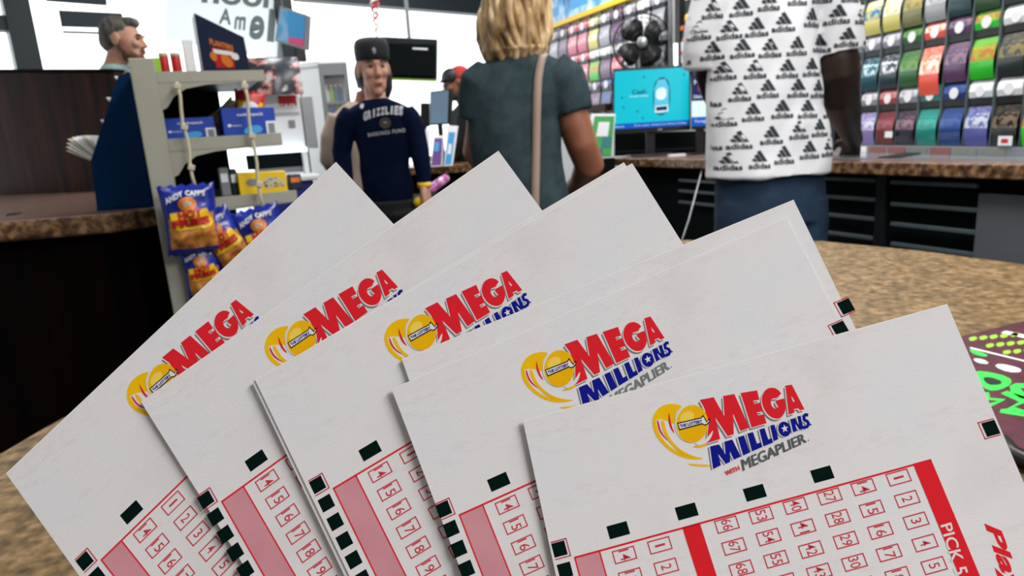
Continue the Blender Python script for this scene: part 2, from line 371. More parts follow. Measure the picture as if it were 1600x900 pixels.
(ua, zta), (ub, ztb) = WP.at(0, 113), WP.at(203, 113); ztf = lambda u: zta+(ztb-zta)*(u-ua)/(ub-ua); ZA, ZBB = ztf(0), ztf(WP.L)
t = thing('wood_partition', 'tall dark mahogany partition behind the side counter', 'partition', WP.pt(.5, 0), world=True)
mb = MB(); mb.hexa([WP.pt(0, 0), WP.pt(WP.L, 0), WP.pt(WP.L, ZBB), WP.pt(0, ZA)], -WP.n*.05); mb.build('panel', 'dark_wood', t, bevel=.003)
mb = MB(); mb.hexa([WP.pt(0, ZA, .006), WP.pt(WP.L, ZBB, .006), WP.pt(WP.L, ZBB+.014, .006), WP.pt(0, ZA+.014, .006)], -WP.n*.062); mb.build('top_cap', 'black_wood', t)
p = Pz(22, 335, ZL); t = MB(); t.lathe((p.x, p.y, ZL), [(.02, 0), (.024, .003), (.014, .006), (.008, .007)], 16); tag(t.build('cable_grommet', 'black', smooth=True), 'small dark oval grommet on the glossy side counter', 'grommet')

# back counter under the near ticket wall
ZB = .97
a, b = Pz(960, 247, ZB), Pz(1600, 257, ZB); dv = (b-a).normalized(); b2 = b+dv*.7; nn = Vector((-dv.y, dv.x, 0)); nn = nn if nn.x > 0 else -nn
t = thing('back_counter', 'long dark counter with a speckled granite edge below the ticket displays', 'counter', (a.x, a.y, 0), world=True)
mb = MB(); q = [a, b2, b2+nn*.55, a+nn*.55]; mb.hexa([Vector((p.x, p.y, ZB-.045)) for p in q], (0, 0, .045)); o = mb.build('countertop', ['granite_gloss', 'granite_far'], t, bevel=.005)
for p in o.data.polygons: p.material_index = 0 if abs(p.normal.z) > .5 else 1
WK = Wall((a+nn*.07).to_2d(), (b2+nn*.07).to_2d())
mb = MB(); wslab(mb, WK, 0, WK.L, 0, ZB-.045, -.42, .40); mb.build('cabinet_body', 'matte_black', t)
for (x0, x1), ys in (((1060, 1120), (283, 300, 318)), ((1283, 1368), (280, 309, 338, 367)), ((1391, 1528), (287, 323, 356, 389))):
    for y in ys:
        u0, z0 = WK.at(x0, y, .012); u1, z1 = WK.at(x1, y, .012); mb = MB(); wslab(mb, WK, u0, u1, (z0+z1)/2-.008, (z0+z1)/2+.006, 0, .014); mb.build('shelf_rail', 'rail', t, bevel=.002)
u0, _ = WK.at(1376, 330, .01)
mb = MB(); wslab(mb, WK, u0-.02, u0+.02, .02, ZB-.05, 0, .016); mb.build('upright', 'black', t)
u0, z0 = WK.at(1530, 302, .015); u1, z1 = WK.at(1780, 302, .015); mb = MB(); wslab(mb, WK, u0, u1, .1, z0, 0, .018); mb.build('grey_panel', 'grey_panel', t, label='flat grey laminate panel', bevel=.002)
# counter between the cashiers
p0, p1 = Pz(640, 262, .97), Pz(770, 262, .97)
t = thing('till_counter', 'narrow wood counter behind the two shoppers carrying the till screens', 'counter', (p0.x, p0.y, 0), world=True)
mb = MB(); mb.box(((p0.x+p1.x)/2+.1, p0.y+.29, .97-.025), (p1.x-p0.x+.5, .58, .05)); mb.build('countertop', 'granite_far', t, bevel=.004)
mb = MB(); mb.box(((p0.x+p1.x)/2+.1, p0.y+.32, .46), (p1.x-p0.x+.4, .44, .92)); mb.build('cabinet_base', 'black_wood', t)

# ============================================================ the fan of play slips
CW = lambda v: RI*v[0] - UP*v[1] + FW*v[2]
POSE = {
5 :( [[0.96548, 0.25345, 0.06008], [-0.26029, 0.93019, 0.25883], [0.00971, -0.26553, 0.96405]] , [0.01273, 0.30146, 1.51372] , 1.0 ),
4 :( [[0.9168, 0.39482, 0.05988], [-0.39626, 0.88089, 0.25885], [0.04945, -0.26104, 0.96406]] , [-0.28128, 0.24296, 1.55953] , 1.02 ),
'4b' :( [[0.92603, 0.37266, 0.05988], [-0.37496, 0.89017, 0.25885], [0.04316, -0.26216, 0.96406]] , [-0.25972, 0.16742, 1.58368] , 1.017 ),
3 :( [[0.86095, 0.50515, 0.05984], [-0.50213, 0.82513, 0.25891], [0.08141, -0.25296, 0.96405]] , [-0.60864, 0.21304, 1.60335] , 1.0516 ),
'3b' :( [[0.8576, 0.51082, 0.05984], [-0.50756, 0.8218, 0.25891], [0.08308, -0.25242, 0.96405]] , [-0.62053, 0.2173, 1.6068] , 1.0528 ),
2 :( [[0.80691, 0.58762, 0.05998], [-0.58111, 0.77154, 0.2589], [0.10585, -0.24377, 0.96404]] , [-0.89898, 0.26825, 1.62313] , 1.0651 ),
1 :( [[0.69424, 0.71724, 0.05994], [-0.70475, 0.6605, 0.25898], [0.14616, -0.22203, 0.96402]] , [-1.21398, 0.4398, 1.6092] , 1.0815 ),}
SW = .1                                             # slip width in metres
KM = np.array([[FPX, 0, 800], [0, FPX, 450], [0, 0, 1]])
def Hinv(k):
    Rm, t = np.array(POSE[k][0]), np.array(POSE[k][1])/POSE[k][2]; return np.linalg.inv(KM @ np.column_stack([Rm[:, 0], Rm[:, 1], t]))
H5 = Hinv(5)
def uvof(k, px):
    p = (H5 if k == 5 else Hinv(k)) @ np.array([px[0], px[1], 1]); return p[:2]/p[2]
# design of the slip in its own units: u across 0..1, v down
def L3(uv, lay=1): return Vector((uv[0]*SW, -uv[1]*SW, lay*1.6e-5))
def za(x, y): return uvof(5, (1010+x/6.927, 610+y/6.927))
def zb_(x, y): return uvof(5, (1090+x/8.18, 590+y/8.18))
def zc(x, y): return uvof(5, (1170+x/8.18, 590+y/8.18))
def zd(x, y): return uvof(5, (1100+x/8.572, 640+y/8.572))
lg = MB()
LOGO = ['yellow_ink', 'red_ink', 'white_ink', 'navy_ink', 'grey_ink', 'pale_yellow', 'mark_ink']
def lp(fn, pts, m, lay, holes=(), off=(0, 0), g=1):
    lg.m = m; lg.poly([L3(fn(x+off[0], y+off[1]), lay) for x, y in pts], [[L3(fn(x+off[0], y+off[1]), lay) for x, y in h] for h in holes])
def smoothpoly(pts, it=2):
    for _ in range(it):
        q = []
        for i in range(len(pts)):
            (x0, y0), (x1, y1) = pts[i], pts[(i+1) % len(pts)]; q += [(x0*.75+x1*.25, y0*.75+y1*.25), (x0*.25+x1*.75, y0*.25+y1*.75)]
        pts = q
    return pts
def ellp(cx, cy, rx, ry, rot=0, n=44): return [(cx+rx*math.cos(a)*math.cos(rot)-ry*math.sin(a)*math.sin(rot), cy+rx*math.cos(a)*math.sin(rot)+ry*math.sin(a)*math.cos(rot)) for a in [2*math.pi*i/n for i in range(n)]]
# swoosh behind the ball
lp(za, smoothpoly([(395, 172), (330, 150), (250, 143), (160, 168), (95, 230), (66, 300), (64, 322), (110, 312), (180, 312), (300, 368), (320, 360), (305, 300), (330, 220)]), 0, 1)
lp(za, smoothpoly([(64, 290), (108, 310), (114, 400), (150, 490), (230, 590), (320, 658), (420, 704), (560, 722), (632, 740), (520, 750), (400, 732), (290, 682), (190, 602), (106, 500), (66, 400)]), 0, 2)
lp(za, smoothpoly([(155, 318), (192, 330), (215, 440), (268, 540), (350, 628), (450, 690), (560, 724), (420, 712), (320, 645), (240, 555), (178, 440)]), 0, 3)
lp(za, smoothpoly([(114, 312), (132, 330), (150, 420), (190, 490), (250, 560), (180, 500), (130, 425)]), 1, 3)
lp(za, smoothpoly([(246, 225), (256, 300), (275, 390), (312, 480), (258, 410), (236, 320)]), 1, 3)
lp(za, smoothpoly([(438, 790), (560, 800), (700, 806), (700, 828), (560, 828), (468, 812)]), 0, 1)
# MEGA with its white and grey drop outline
Mp = [(28, 285), (205, 250), (343, 495), (325, 235), (470, 210), (662, 640), (548, 685), (455, 460), (462, 725), (382, 748), (228, 512), (288, 785), (115, 840), (140, 600), (90, 400)]
Ep = [(-106, 198), (105, 162), (135, 283), (55, 297), (68, 335), (150, 318), (178, 430), (103, 447), (116, 485), (192, 468), (228, 582), (35, 640)]
def arc(pts):                                        # soften a hand-laid curve, keeping the first and last corner
    out = [pts[0]]
    for i in range(1, len(pts)-1):
        (a, b), (c, d), (e_, f_) = pts[i-1], pts[i], pts[i+1]; out += [((a+3*c)/4, (b+3*d)/4), ((e_+3*c)/4, (f_+3*d)/4)]
    return out+[pts[-1]]
Gp = arc([(415, 205), (380, 158), (320, 128), (255, 132), (205, 165), (172, 225), (163, 295), (180, 370), (215, 440), (265, 495), (330, 527), (395, 522), (440, 482), (468, 420), (472, 350), (450, 266)]) + \
     arc([(450, 266), (338, 295)]) + [(350, 335)] + arc([(375, 372), (345, 402), (308, 385), (285, 345), (278, 300), (298, 268), (355, 262)])
Ap = [(465, 103), (550, 90), (710, 405), (650, 420), (632, 392), (575, 405), (580, 450), (508, 475)]; Ah = [(543, 232), (588, 305), (560, 314)]
for m, lay, off in ((4, 2, (-24, 34)), (2, 3, (-11, 15)), (1, 4, (0, 0))):
    lp(zb_, Mp, m, lay, off=off); lp(zc, Ep, m, lay+.2, off=off); lp(zc, Gp, m, lay+.4, off=off); lp(zc, Ap, m, lay, [Ah], off=off)
# ball with highlight, white crescents and the small badge
lp(za, ellp(478, 352, 172, 208, .1), 2, 5); lp(za, ellp(495, 362, 172, 205, .1), 0, 6); lp(za, ellp(440, 290, 80, 62, -.5), 5, 6.6)
lp(za, smoothpoly([(520, 570), (600, 555), (670, 500), (722, 425), (716, 470), (690, 530), (640, 575), (560, 600)]), 2, 6.5)
lp(za, smoothpoly([(500, 605), (590, 592), (650, 560), (660, 596), (590, 616), (520, 614)]), 0, 5.5)
lp(za, [(330, 352), (590, 292), (612, 262), (628, 290), (655, 335), (682, 300), (694, 330), (662, 372), (628, 384), (606, 368), (355, 434)], 6, 7)
lp(za, [(343, 362), (594, 304), (612, 284), (622, 300), (650, 350), (676, 322), (680, 332), (655, 360), (628, 370), (604, 354), (362, 418)], 2, 7.5)
lg.m = 3; text_quad(lg, 'THE LOTTERY', [(355, 372), (600, 314), (606, 350), (368, 406)], lambda p: L3(za(*p), 8), bold=.055)
# MILLIONS
mil = [[(78, 495), (200, 465), (288, 600), (270, 430), (378, 400), (492, 630), (398, 670), (345, 560), (350, 700), (290, 728), (190, 595), (225, 745), (120, 798)],
       [(450, 370), (535, 345), (612, 575), (522, 615)], [(578, 322), (655, 300), (708, 455), (762, 437), (780, 500), (640, 560)],
       [(738, 268), (808, 245), (860, 400), (908, 382), (926, 440), (795, 492)], [(882, 215), (942, 200), (995, 395), (930, 425)]]
N = [(525, 533), (585, 518), (638, 605), (617, 497), (658, 487), (700, 655), (645, 668), (592, 590), (612, 682), (565, 700)]
for m, lay, off in ((4, 5, (-24, 12)), (2, 5.5, (-13, 7)), (3, 6, (0, 0))):
    for q in mil: lp(zd, q, m, lay, off=off)
    star = [(1080+(50 if i % 2 == 0 else 21)*math.cos(-1.75+i*math.pi/5), 255+(56 if i % 2 == 0 else 24)*math.sin(-1.75+i*math.pi/5)) for i in range(10)]
    lp(zd, ellp(1076, 262, 84, 102, -.25), m, lay, off=off)
    if m == 3: lp(zd, star, 2, 6.5)
    lp(zc, N, m, lay, off=off)
    st = [(752, 478), (722, 474), (700, 500), (706, 540), (745, 560), (764, 592), (742, 628), (700, 640)]
    for i in range(len(st)-1):
        (x0, y0), (x1, y1) = st[i], st[i+1]; dx, dy = x1-x0, y1-y0; l = math.hypot(dx, dy); nx, ny = -dy/l*20, dx/l*20
        lp(zc, [(x0+nx-dx*.2, y0+ny-dy*.2), (x1+nx+dx*.2, y1+ny+dy*.2), (x1-nx+dx*.2, y1-ny+dy*.2), (x0-nx-dx*.2, y0-ny-dy*.2)], m, lay+.1*(i % 2), off=off)
lp(zc, ellp(790, 602, 12, 8), 3, 6)
lg.m = 4; text_quad(lg, 'MEGAPLIER', [(492, 672), (1340, 308), (1378, 436), (522, 824)], lambda p: L3(zd(*p), 7), bold=.028)
lp(zd, ellp(1398, 412, 9, 9), 4, 4)
lg.m = 1; text_quad(lg, 'WITH', [(272, 828), (463, 748), (482, 808), (296, 890)], lambda p: L3(zd(*p), 7), bold=.03)
logo_me = lg.mesh('slip_logo', LOGO)

gd = MB(); GRID = ['fine_red', 'red_ink', 'pink_ink', 'white_ink']
VB = 1.24
def ur(u0, v0, u1, v1, lay, m): gd.m = m; gd.add([L3((u0, v0), lay), L3((u1, v0), lay), L3((u1, v1), lay), L3((u0, v1), lay)], [(3, 2, 1, 0)])
def rim(u0, v0, u1, v1, w, lay, m):
    ur(u0, v0, u1, v0+w, lay, m); ur(u0, v1-w, u1, v1, lay, m); ur(u0, v0+w, u0+w, v1-w, lay, m); ur(u1-w, v0+w, u1, v1-w, lay, m)
ur(.0436, .3045, .8372, .3085, 2, 1)
ur(.0436, .307, .100, VB, 1, 2); ur(.0436, .307, .0466, VB, 2, 1); ur(.098, .307, .101, VB, 2, 1)
ur(.2833, .305, .3222, VB, 2, 1); ur(.7972, .304, .8372, VB, 2.5, 1)
for cols, v0, pitch in ((((.1485, 14), (.2263, 1)), .3275, .0440), (((.3762, 66), (.452, 53), (.528, 40), (.604, 27), (.6792, 14), (.7571, 1)), .3230, .0452)):
    for uc, n0 in cols:
        for i in range(13 if n0 < 66 else 5):
            v = v0+i*pitch
            if v > 1.0: break
            rim(uc-.0245, v-.0135, uc+.0245, v+.0135, .0026, 1, 0)
            s_ = str(n0+i); hw = .0105 if len(s_) == 2 else (.0022 if s_ == '1' else .0050); gd.m = 0
            text_quad(gd, s_, [(uc+.0115, v-hw), (uc+.0115, v+hw), (uc-.0105, v+hw), (uc-.0105, v-hw)], lambda p: L3(p, 1), bold=.005)
grid_me = gd.mesh('number_panel', GRID)
def mark_mesh(c, hu, hv, rims=()):
    tm = MB(); tm.add([L3((c[0]-hu, c[1]-hv)), L3((c[0]+hu, c[1]-hv)), L3((c[0]+hu, c[1]+hv)), L3((c[0]-hu, c[1]+hv))], [(3, 2, 1, 0)]); tm.m = 1
    for u0, v0, u1, v1 in rims: tm.add([L3((u0, v0)), L3((u1, v0)), L3((u1, v1)), L3((u0, v1))], [(3, 2, 1, 0)])
    return tm.mesh('timing_mark', ['mark_ink', 'fine_red'])
mark_mes = [mark_mesh((uc, .2765), .0225, .0135) for uc in (.1503, .3028, .4549, .6058)]
mark_mes += [mark_mesh((.018, .2818+.0437*i), .0145, .0145, ((.0035, .2635, .0385, .2663), (.0360, .2635, .0385, .3015), (.0035, .2990, .0385, .3015)) if i == 0 else ()) for i in range(10)]
mark_mes += [mark_mesh((.984, .2767), .0150, .0150, ((.962, .258, .9985, .2605), (.962, .2930, .9985, .2955), (.962, .258, .9645, .2955)))]
sl = MB(); sl.m = 0
text_quad(sl, 'PICK 5', [(1486, 816), (1513, 895), (1492, 899), (1469, 821)], lambda p: L3(uvof(5, p), 4), bold=.012)
sl.m = 1
text_quad(sl, 'Play', [(1560, 817), (1606, 932), (1570, 935), (1531, 818)], lambda p: L3(uvof(5, p), 2), bold=.035, shear=.25)
sl_me = sl.mesh('slip_lettering', ['white_ink', 'red_ink'])
EDGE = {5: ((817, 657), (1480, 475), (868.8, 900), (1600, 755)), 4: ((611.6, 607.8), (1228, 339.5), (715, 878), (1318.7, 516)), '4b': ((627.8, 561), (1240, 312), (657, 655), (1333, 505)),
        3: ((398.3, 593.2), (987.8, 254.9), (546, 900), (1067, 381)), '3b': ((394, 597), (975, 253.5), (535, 900), (1050, 372)), 2: ((220, 627.5), (778.8, 235.5), (391, 900), (846.5, 328)), 1: ((9.3, 739.6), (525, 253), (124, 900), (614, 349))}
SLAB = {5: 'frontmost slip of the fan, whole logo, red PICK 5 bar and many number columns showing', 4: 'white number slip second from the right of the fan, logo cut at its last line',
        '4b': 'slip peeking out just behind the second slip from the right, only its blank margin showing', 3: 'middle slip of the fan, red lettering whole and blue lettering half hidden',
        '3b': 'slip lying almost flush behind the middle slip of the fan, only a thin rim showing', 2: 'white number slip second from the left of the fan, blue sports shirt right above it', 1: 'leftmost slip of the fan, behind all the others, corner over the granite'}
roots = {}
for k in (5, 4, '4b', 3, '3b', 2, 1):
    Rm, t = np.array(POSE[k][0]), np.array(POSE[k][1])
    X, Y, Z = CW(Rm[:, 0]), -CW(Rm[:, 1]), -CW(Rm[:, 2])
    r = thing('lottery_play_slip', SLAB[k], 'lottery slip', group='play slips held in a fan')
    r.matrix_world = Matrix.Translation(CAMLOC+CW(t)*SW) @ Matrix((X, Y, Z)).transposed().to_4x4() @ Matrix.Scale(POSE[k][2], 4)
    tl, trr, pl, pr = [uvof(k, p) for p in EDGE[k]]
    bl = tl+(pl-tl)*(1.24-tl[1])/(pl[1]-tl[1]); br = trr+(pr-trr)*(1.24-trr[1])/(pr[1]-trr[1])
    if k in ('4b', '3b'): bl[0] = tl[0]+(bl[0]-tl[0])*.3
    mb = MB(); th = .00016; nx, ny = 8, 10; q = []
    # one thin sheet with a paler cut edge
    c4 = [tl, trr, br, bl]; mb.m = 0
    mb.add([L3(c, 0) for c in c4]+[L3(c, 0)-Vector((0, 0, th)) for c in c4], [(3, 2, 1, 0), (4, 5, 6, 7)]); mb.m = 1
    w_ = .0016; inn = [tl+(trr-tl)*0+(bl-tl)*w_, trr+(br-trr)*w_]
    mb.add([L3(c, 0) for c in c4]+[L3(c, 0)-Vector((0, 0, th)) for c in c4], [(i, (i+1) % 4, (i+1) % 4+4, i+4) for i in range(4)])
    mb.add([L3(tl, .5), L3(trr, .5), L3(inn[1], .5), L3(inn[0], .5)], [(3, 2, 1, 0)])
    mb.build('sheet', ['paper', 'edge'], r)
    for nm, me in (('logo_print', logo_me), ('number_panel', grid_me))+tuple(('timing_mark', m_) for i_, m_ in enumerate(mark_mes) if k != 1 or i_ not in (1, 2, 3))+((('lettering', sl_me),) if k == 5 else ()):
        o = bpy.data.objects.new(nm, me); COL.objects.link(o); o.parent = r
    roots[k] = r
# ============================================================ snack rack at the left
a_, b_ = P(243, 112, 1.75), P(412, 110, 1.86)
WR = Wall((a_.x, a_.y), (b_.x, b_.y)); WR_L = WR.L
def wbox(mb, w, px0, py0, px1, py1, off=0, th=.05, level=True):
    """box on a wall plane between two picture heights, going back by th"""
    u0, z0 = w.at(px0, py0, off); u1, z1 = w.at(px1, py1, off)
    if z0 > z1: z0, z1 = z1, z0
    q = [w.pt(u0, z0, off), w.pt(u1, z0, off), w.pt(u1, z1, off), w.pt(u0, z1, off)]; mb.hexa(q, -w.n*th); return u0, u1, z0, z1
rk = thing('snack_rack', 'beige grey metal snack rack with curved shelf brackets beside the navy leaflet holder', 'rack', (a_.x, a_.y, 0), world=True)
uL, _ = WR.at(200, 95); uP, zP = WR.at(241, 97)
mb = MB(); q = [WR.pt(uL, 0), WR.pt(uP, 0), WR.pt(uP, zP+.01), WR.pt(uL, zP+.01)]; mb.hexa(q, -WR.n*.52); mb.build('side_panel', 'offwhite', rk, bevel=.003)
DEP = .52
uR, _ = WR.at(440, 215)
for (pt, pb, ue) in ((111, 128, WR.at(412, 110)[0]), (215, 234, uR), (312, 330, uR+.02)):
    _, zt_ = WR.at(300, pt); _, zb2 = WR.at(300, pb)
    mb = MB(); mb.m = 0
    q = [WR.pt(uP, zb2), WR.pt(ue, zb2), WR.pt(ue, zt_), WR.pt(uP, zt_)]; mb.hexa(q, -WR.n*.012)
    mb.m = 1; q = [WR.pt(uP, zt_-.014, -.012), WR.pt(ue, zt_-.014, -.012), WR.pt(ue, zt_-.004, -.012), WR.pt(uP, zt_-.004, -.012)]; mb.hexa(q, -WR.n*(DEP-.012))  # dark deck colour paints in the shade under each shelf
    mb.build('shelf', ['offwhite', 'dark_metal'], rk)
    # curved bracket under the front lip
    pts = [(0, 0), (0, -.066), (.012, -.060), (.03, -.035), (.06, -.016), (.11, -.007), (.18, -.004), (ue-uP, -.002), (ue-uP, 0)]
    mb = MB(); q = [WR.pt(uP+u, zb2+z, -.001) for u, z in pts]; n_ = len(q); o_ = -WR.n*.008
    mb.poly(q); mb.poly([p+o_ for p in q]); mb.add(q+[p+o_ for p in q], [(i, (i+1) % n_, (i+1) % n_+n_, i+n_) for i in range(n_)]); mb.build('shelf_bracket', 'offwhite', rk)
mb = MB(); wslab(mb, WR, uP, uP+.17, .1, zP-.02, -DEP-.01, .01); mb.build('back_panel', 'matte_black', rk)
mb = MB(); wslab(mb, WR, uP, uR, .02, .12, 0, -DEP); mb.build('base_shelf', 'offwhite', rk)
ZS1, ZS2, ZS3 = WR.at(300, 111)[1], WR.at(300, 215)[1], WR.at(300, 312)[1]
def onshelf(px0, px1, py_top, zbase, off, th, py=None):
    u0, _ = WR.at(px0, py_top, off); u1, _ = WR.at(px1, py_top, off); _, zt_ = WR.at((px0+px1)/2, py_top, off)
    return u0, u1, zt_, [WR.pt(u0, zbase, off), WR.pt(u1, zbase, off), WR.pt(u1, zt_, off), WR.pt(u0, zt_, off)]
def qtext(mb, txt, q, x0, y0, x1, y1, off, **kw):
    """text in fractional coordinates of quad q = (bl, br, tr, tl)"""
    bl, br, tr_, tl_ = [Vector(p) for p in q]
    f_ = lambda x, y: (bl*(1-x)+br*x)*(1-y)+(tl_*(1-x)+tr_*x)*y
    text_quad(mb, txt, [f_(x0, y1), f_(x1, y1), f_(x1, y0), f_(x0, y0)], lambda p: Vector(p)+off, **kw)
def qpoly(mb, q, pts, off):
    bl, br, tr_, tl_ = [Vector(p) for p in q]
    mb.poly([(bl*(1-x)+br*x)*(1-y)+(tl_*(1-x)+tr_*x)*y+off for x, y in pts])
# things on the top shelf
for (x0, x1, lab) in ((247, 262, 'red snack can on the top shelf beside the yellow carton'), (265, 281, 'red snack can on the top shelf nearest the white box')):
    u0, _ = WR.at(x0, 84, -.10); u1, z1 = WR.at(x1, 84, -.10); c = WR.pt((u0+u1)/2, 0, -.10); r_ = (u1-u0)/2
    t = thing('snack_can', lab, 'can', (c.x, c.y, ZS1-.004), group='cans on the top rack shelf')
    mb = MB(); mb.lathe((0, 0, 0), [(r_*.9, 0), (r_, .004), (r_, z1-ZS1-.006), (r_*.9, z1-ZS1)], 20); mb.build('body', 'red', t, True)
    mb = MB(); mb.lathe((0, 0, z1-ZS1), [(r_*1.03, -.004), (r_*1.03, .004), (r_*.9, .006)], 20); mb.build('lid', 'cream', t, True)
u0, u1, zt_, q = onshelf(238, 249, 90, ZS1-.004, -.04, .05); mb = MB(); mb.hexa(q, -WR.n*.05); tag(mb.build('carton', 'lime', bevel=.002), 'small pale yellow carton at the left end of the top rack shelf', 'carton')
# navy display box with peanuts
Yp = WR.pt(WR.at(350, 80, -.06)[0], 0, -.06).y
pts = [P(317, 108, Yp), P(391, 106, Yp+.02), P(381, 58, Yp+.02), P(303, 20, Yp)]
dz = ZS1-.004-min(p.z for p in pts); pts[0].z = ZS1-.004; pts[1].z = ZS1-.004
t = thing('display_box', 'navy slanted peanut display box on top of the snack rack', 'box', (pts[0].x, pts[0].y, ZS1-.004), world=True)
mb = MB(); mb.hexa(pts, (-.045, .09, 0)); o = mb.build('box_body', ['navy_card', 'whitep'], t, bevel=.001)
for p in o.data.polygons: p.material_index = 1 if p.normal.x < -.5 else 0
fn_ = (pts[1]-pts[0]).cross(pts[3]-pts[0]).normalized(); fn_ = fn_ if fn_.y < 0 else -fn_
mb = MB(); mb.m = 0; qtext(mb, 'PLANTERS', pts, .24, .54, .72, .66, fn_*.002, bold=.04)
mb.m = 1; qpoly(mb, pts, [(.25, .50), (.72, .53), (.68, .14), (.30, .14)], fn_*.001)
mb.m = 2; qpoly(mb, pts, smoothpoly([(.20, .40), (.30, .44), (.36, .34), (.30, .24), (.20, .30)]), fn_*.002); qpoly(mb, pts, smoothpoly([(.44, .42), (.60, .40), (.68, .2), (.55, .13), (.42, .26)]), fn_*.002)
mb.m = 3; qpoly(mb, pts, smoothpoly([(.66, .48), (.80, .50), (.82, .36), (.72, .32), (.64, .38)]), fn_*.0025); qpoly(mb, pts, [(.28, .48), (.70, .51), (.69, .42), (.29, .40)], fn_*.0018)
qpoly(mb, pts, [(.18, .045), (.90, .045), (.90, .068), (.18, .068)], fn_*.002)
mb.build('front_print', ['orange', 'red', 'orange', 'whitep'], t)
u0, u1, zt_, q = onshelf(284, 300, 62, ZS1-.004, -.10, .05); mb = MB(); mb.hexa(q, -WR.n*.05); tag(mb.build('carton', 'whitep', bevel=.002), 'white carton between the red cans and the navy display box', 'carton')
# blue boxes on the second shelf
def blue_box(x0, x1, yt, lab, body, off, txt):
    u0, u1, zt_, q = onshelf(x0, x1, yt, ZS2-.004, off, .1)
    t = thing('snack_box', lab, 'box', q[0], group='blue boxes on the second rack shelf', world=True)
    mb = MB(); mb.hexa(q, -WR.n*.13); mb.build('carton_body', body, t, bevel=.002); n_ = WR.n
    mb = MB(); mb.m = 0; qtext(mb, txt, q, .28, .68, .78, .82, n_*.0015, bold=.02); qpoly(mb, q, ellp(.12, .40, .035, .05), n_*.0015); qtext(mb, 'snacks', q, .16, .36, .34, .44, n_*.0015)
    mb.m = 1; qpoly(mb, q, smoothpoly([(.34, .06), (.42, .34), (.70, .40), (.74, .10)]), n_*.0012)
    mb.build('front_print', ['whitep', 'sky'], t)
    mb = MB(); q2 = [(.80, 0), (1.0, 0), (1.0, .50), (.80, .50)]
    bl, br, tr_, tl_ = q; f_ = lambda x, y: (bl*(1-x)+br*x)*(1-y)+(tl_*(1-x)+tr_*x)*y
    mb.m = 0; mb.hexa([f_(x, y)+n_*.002 for x, y in q2], n_*.001); mb.m = 1; mb.hexa([f_(x, y)+n_*.003 for x, y in [(.84, .08), (.96, .08), (.96, .42), (.84, .42)]], n_*.0006)
    mb.build('price_card', ['whitep', 'grey'], t)
blue_box(344, 428, 168, 'bright blue snack box with white lettering at the right end of the second rack shelf', 'blue', -.03, 'combopack')
blue_box(252, 334, 184, 'shaded blue snack box at the left end of the second rack shelf', 'blue', -.06, 'combopack')
# pillow bags
def make_bag(name, label, w, h, d, mats, prints, rot=0, loc=(0, 0, 0), rz=0, group=None, split=.52):
    t = thing(name, label, 'snack bag', loc, rz, group); t.rotation_euler = (0, rot, rz)
    def fr(x, z):                                         # bulge of the front
        a = max(0, 1-(2*x/w)**2); b = max(0, 1-abs(2*z/h)**3); return d/2*(a**.55)*(b**.6)*(1+.10*math.sin(x*90+z*50)+.08*math.sin(z*130-x*40))
    mb = MB(); nx, nz = 16, 20; vs = []
    for sd in (-1, 1):
        for j in range(nz+1):
            for i in range(nx+1):
                x = w*(i/nx-.5); z = h*(j/nz-.5); pin = 1-.10*(1-abs(2*z/h))*(1-0)  # waist pulled in by the bulge
                vs.append((x*pin, sd*fr(x, z)-0.0, z+(.004*math.sin(i*2.1) if j in (0, nz) else 0)))
    k = (nx+1)*(nz+1); mb.v = vs
    for sd in (0, 1):
        for j in range(nz):
            for i in range(nx):
                a = sd*k+j*(nx+1)+i; f = (a, a+1, a+nx+2, a+nx+1); mb.f.append(f if sd == 0 else f[::-1])
                edge_ = math.sin(i*.5)*.05
                mb.mi.append(1 if (sd == 0 and j/nz < split+edge_ and j/nz > .05 and 0 < i < nx-1) else 0)
    mb.build('bag_body', mats, t, True)
    F3 = lambda p: Vector((p[0]*w*(1-.10*(1-abs(2*p[1]))), -fr(p[0]*w*.97, p[1]*h)-.0015, p[1]*h))
    pb = MB(); names = []
    for kind, mt, data in prints:
        if mt not in names: names.append(mt)
        pb.m = names.index(mt)
        if kind == 'text':
            txt, q, kw = data; text_quad(pb, txt, q, lambda p: F3(p)-Vector((0, .0025, 0)), **kw)
        else:                                             # follow the bulge: rings shrinking to the middle
            cx_ = sum(p[0] for p in data)/len(data); cy_ = sum(p[1] for p in data)/len(data); n_ = len(data); R_ = 5
            dd = []
            for i in range(n_):
                (x0, y0), (x1, y1) = data[i], data[(i+1) % n_]; st = 1 if n_ > 12 else 5
                dd += [(x0+(x1-x0)*k/st, y0+(y1-y0)*k/st) for k in range(st)]
            n_ = len(dd); vs_ = [F3((cx_+(x-cx_)*(1-r_/R_), cy_+(y-cy_)*(1-r_/R_))) for r_ in range(R_) for x, y in dd]+[F3((cx_, cy_))]
            pb.add(vs_, [(r_*n_+i, r_*n_+(i+1) % n_, (r_+1)*n_+(i+1) % n_, (r_+1)*n_+i) for r_ in range(R_-1) for i in range(n_)]+[((R_-1)*n_+i, (R_-1)*n_+(i+1) % n_, R_*n_) for i in range(n_)])
    if pb.v: pb.build('bag_print', names, t)
    return t
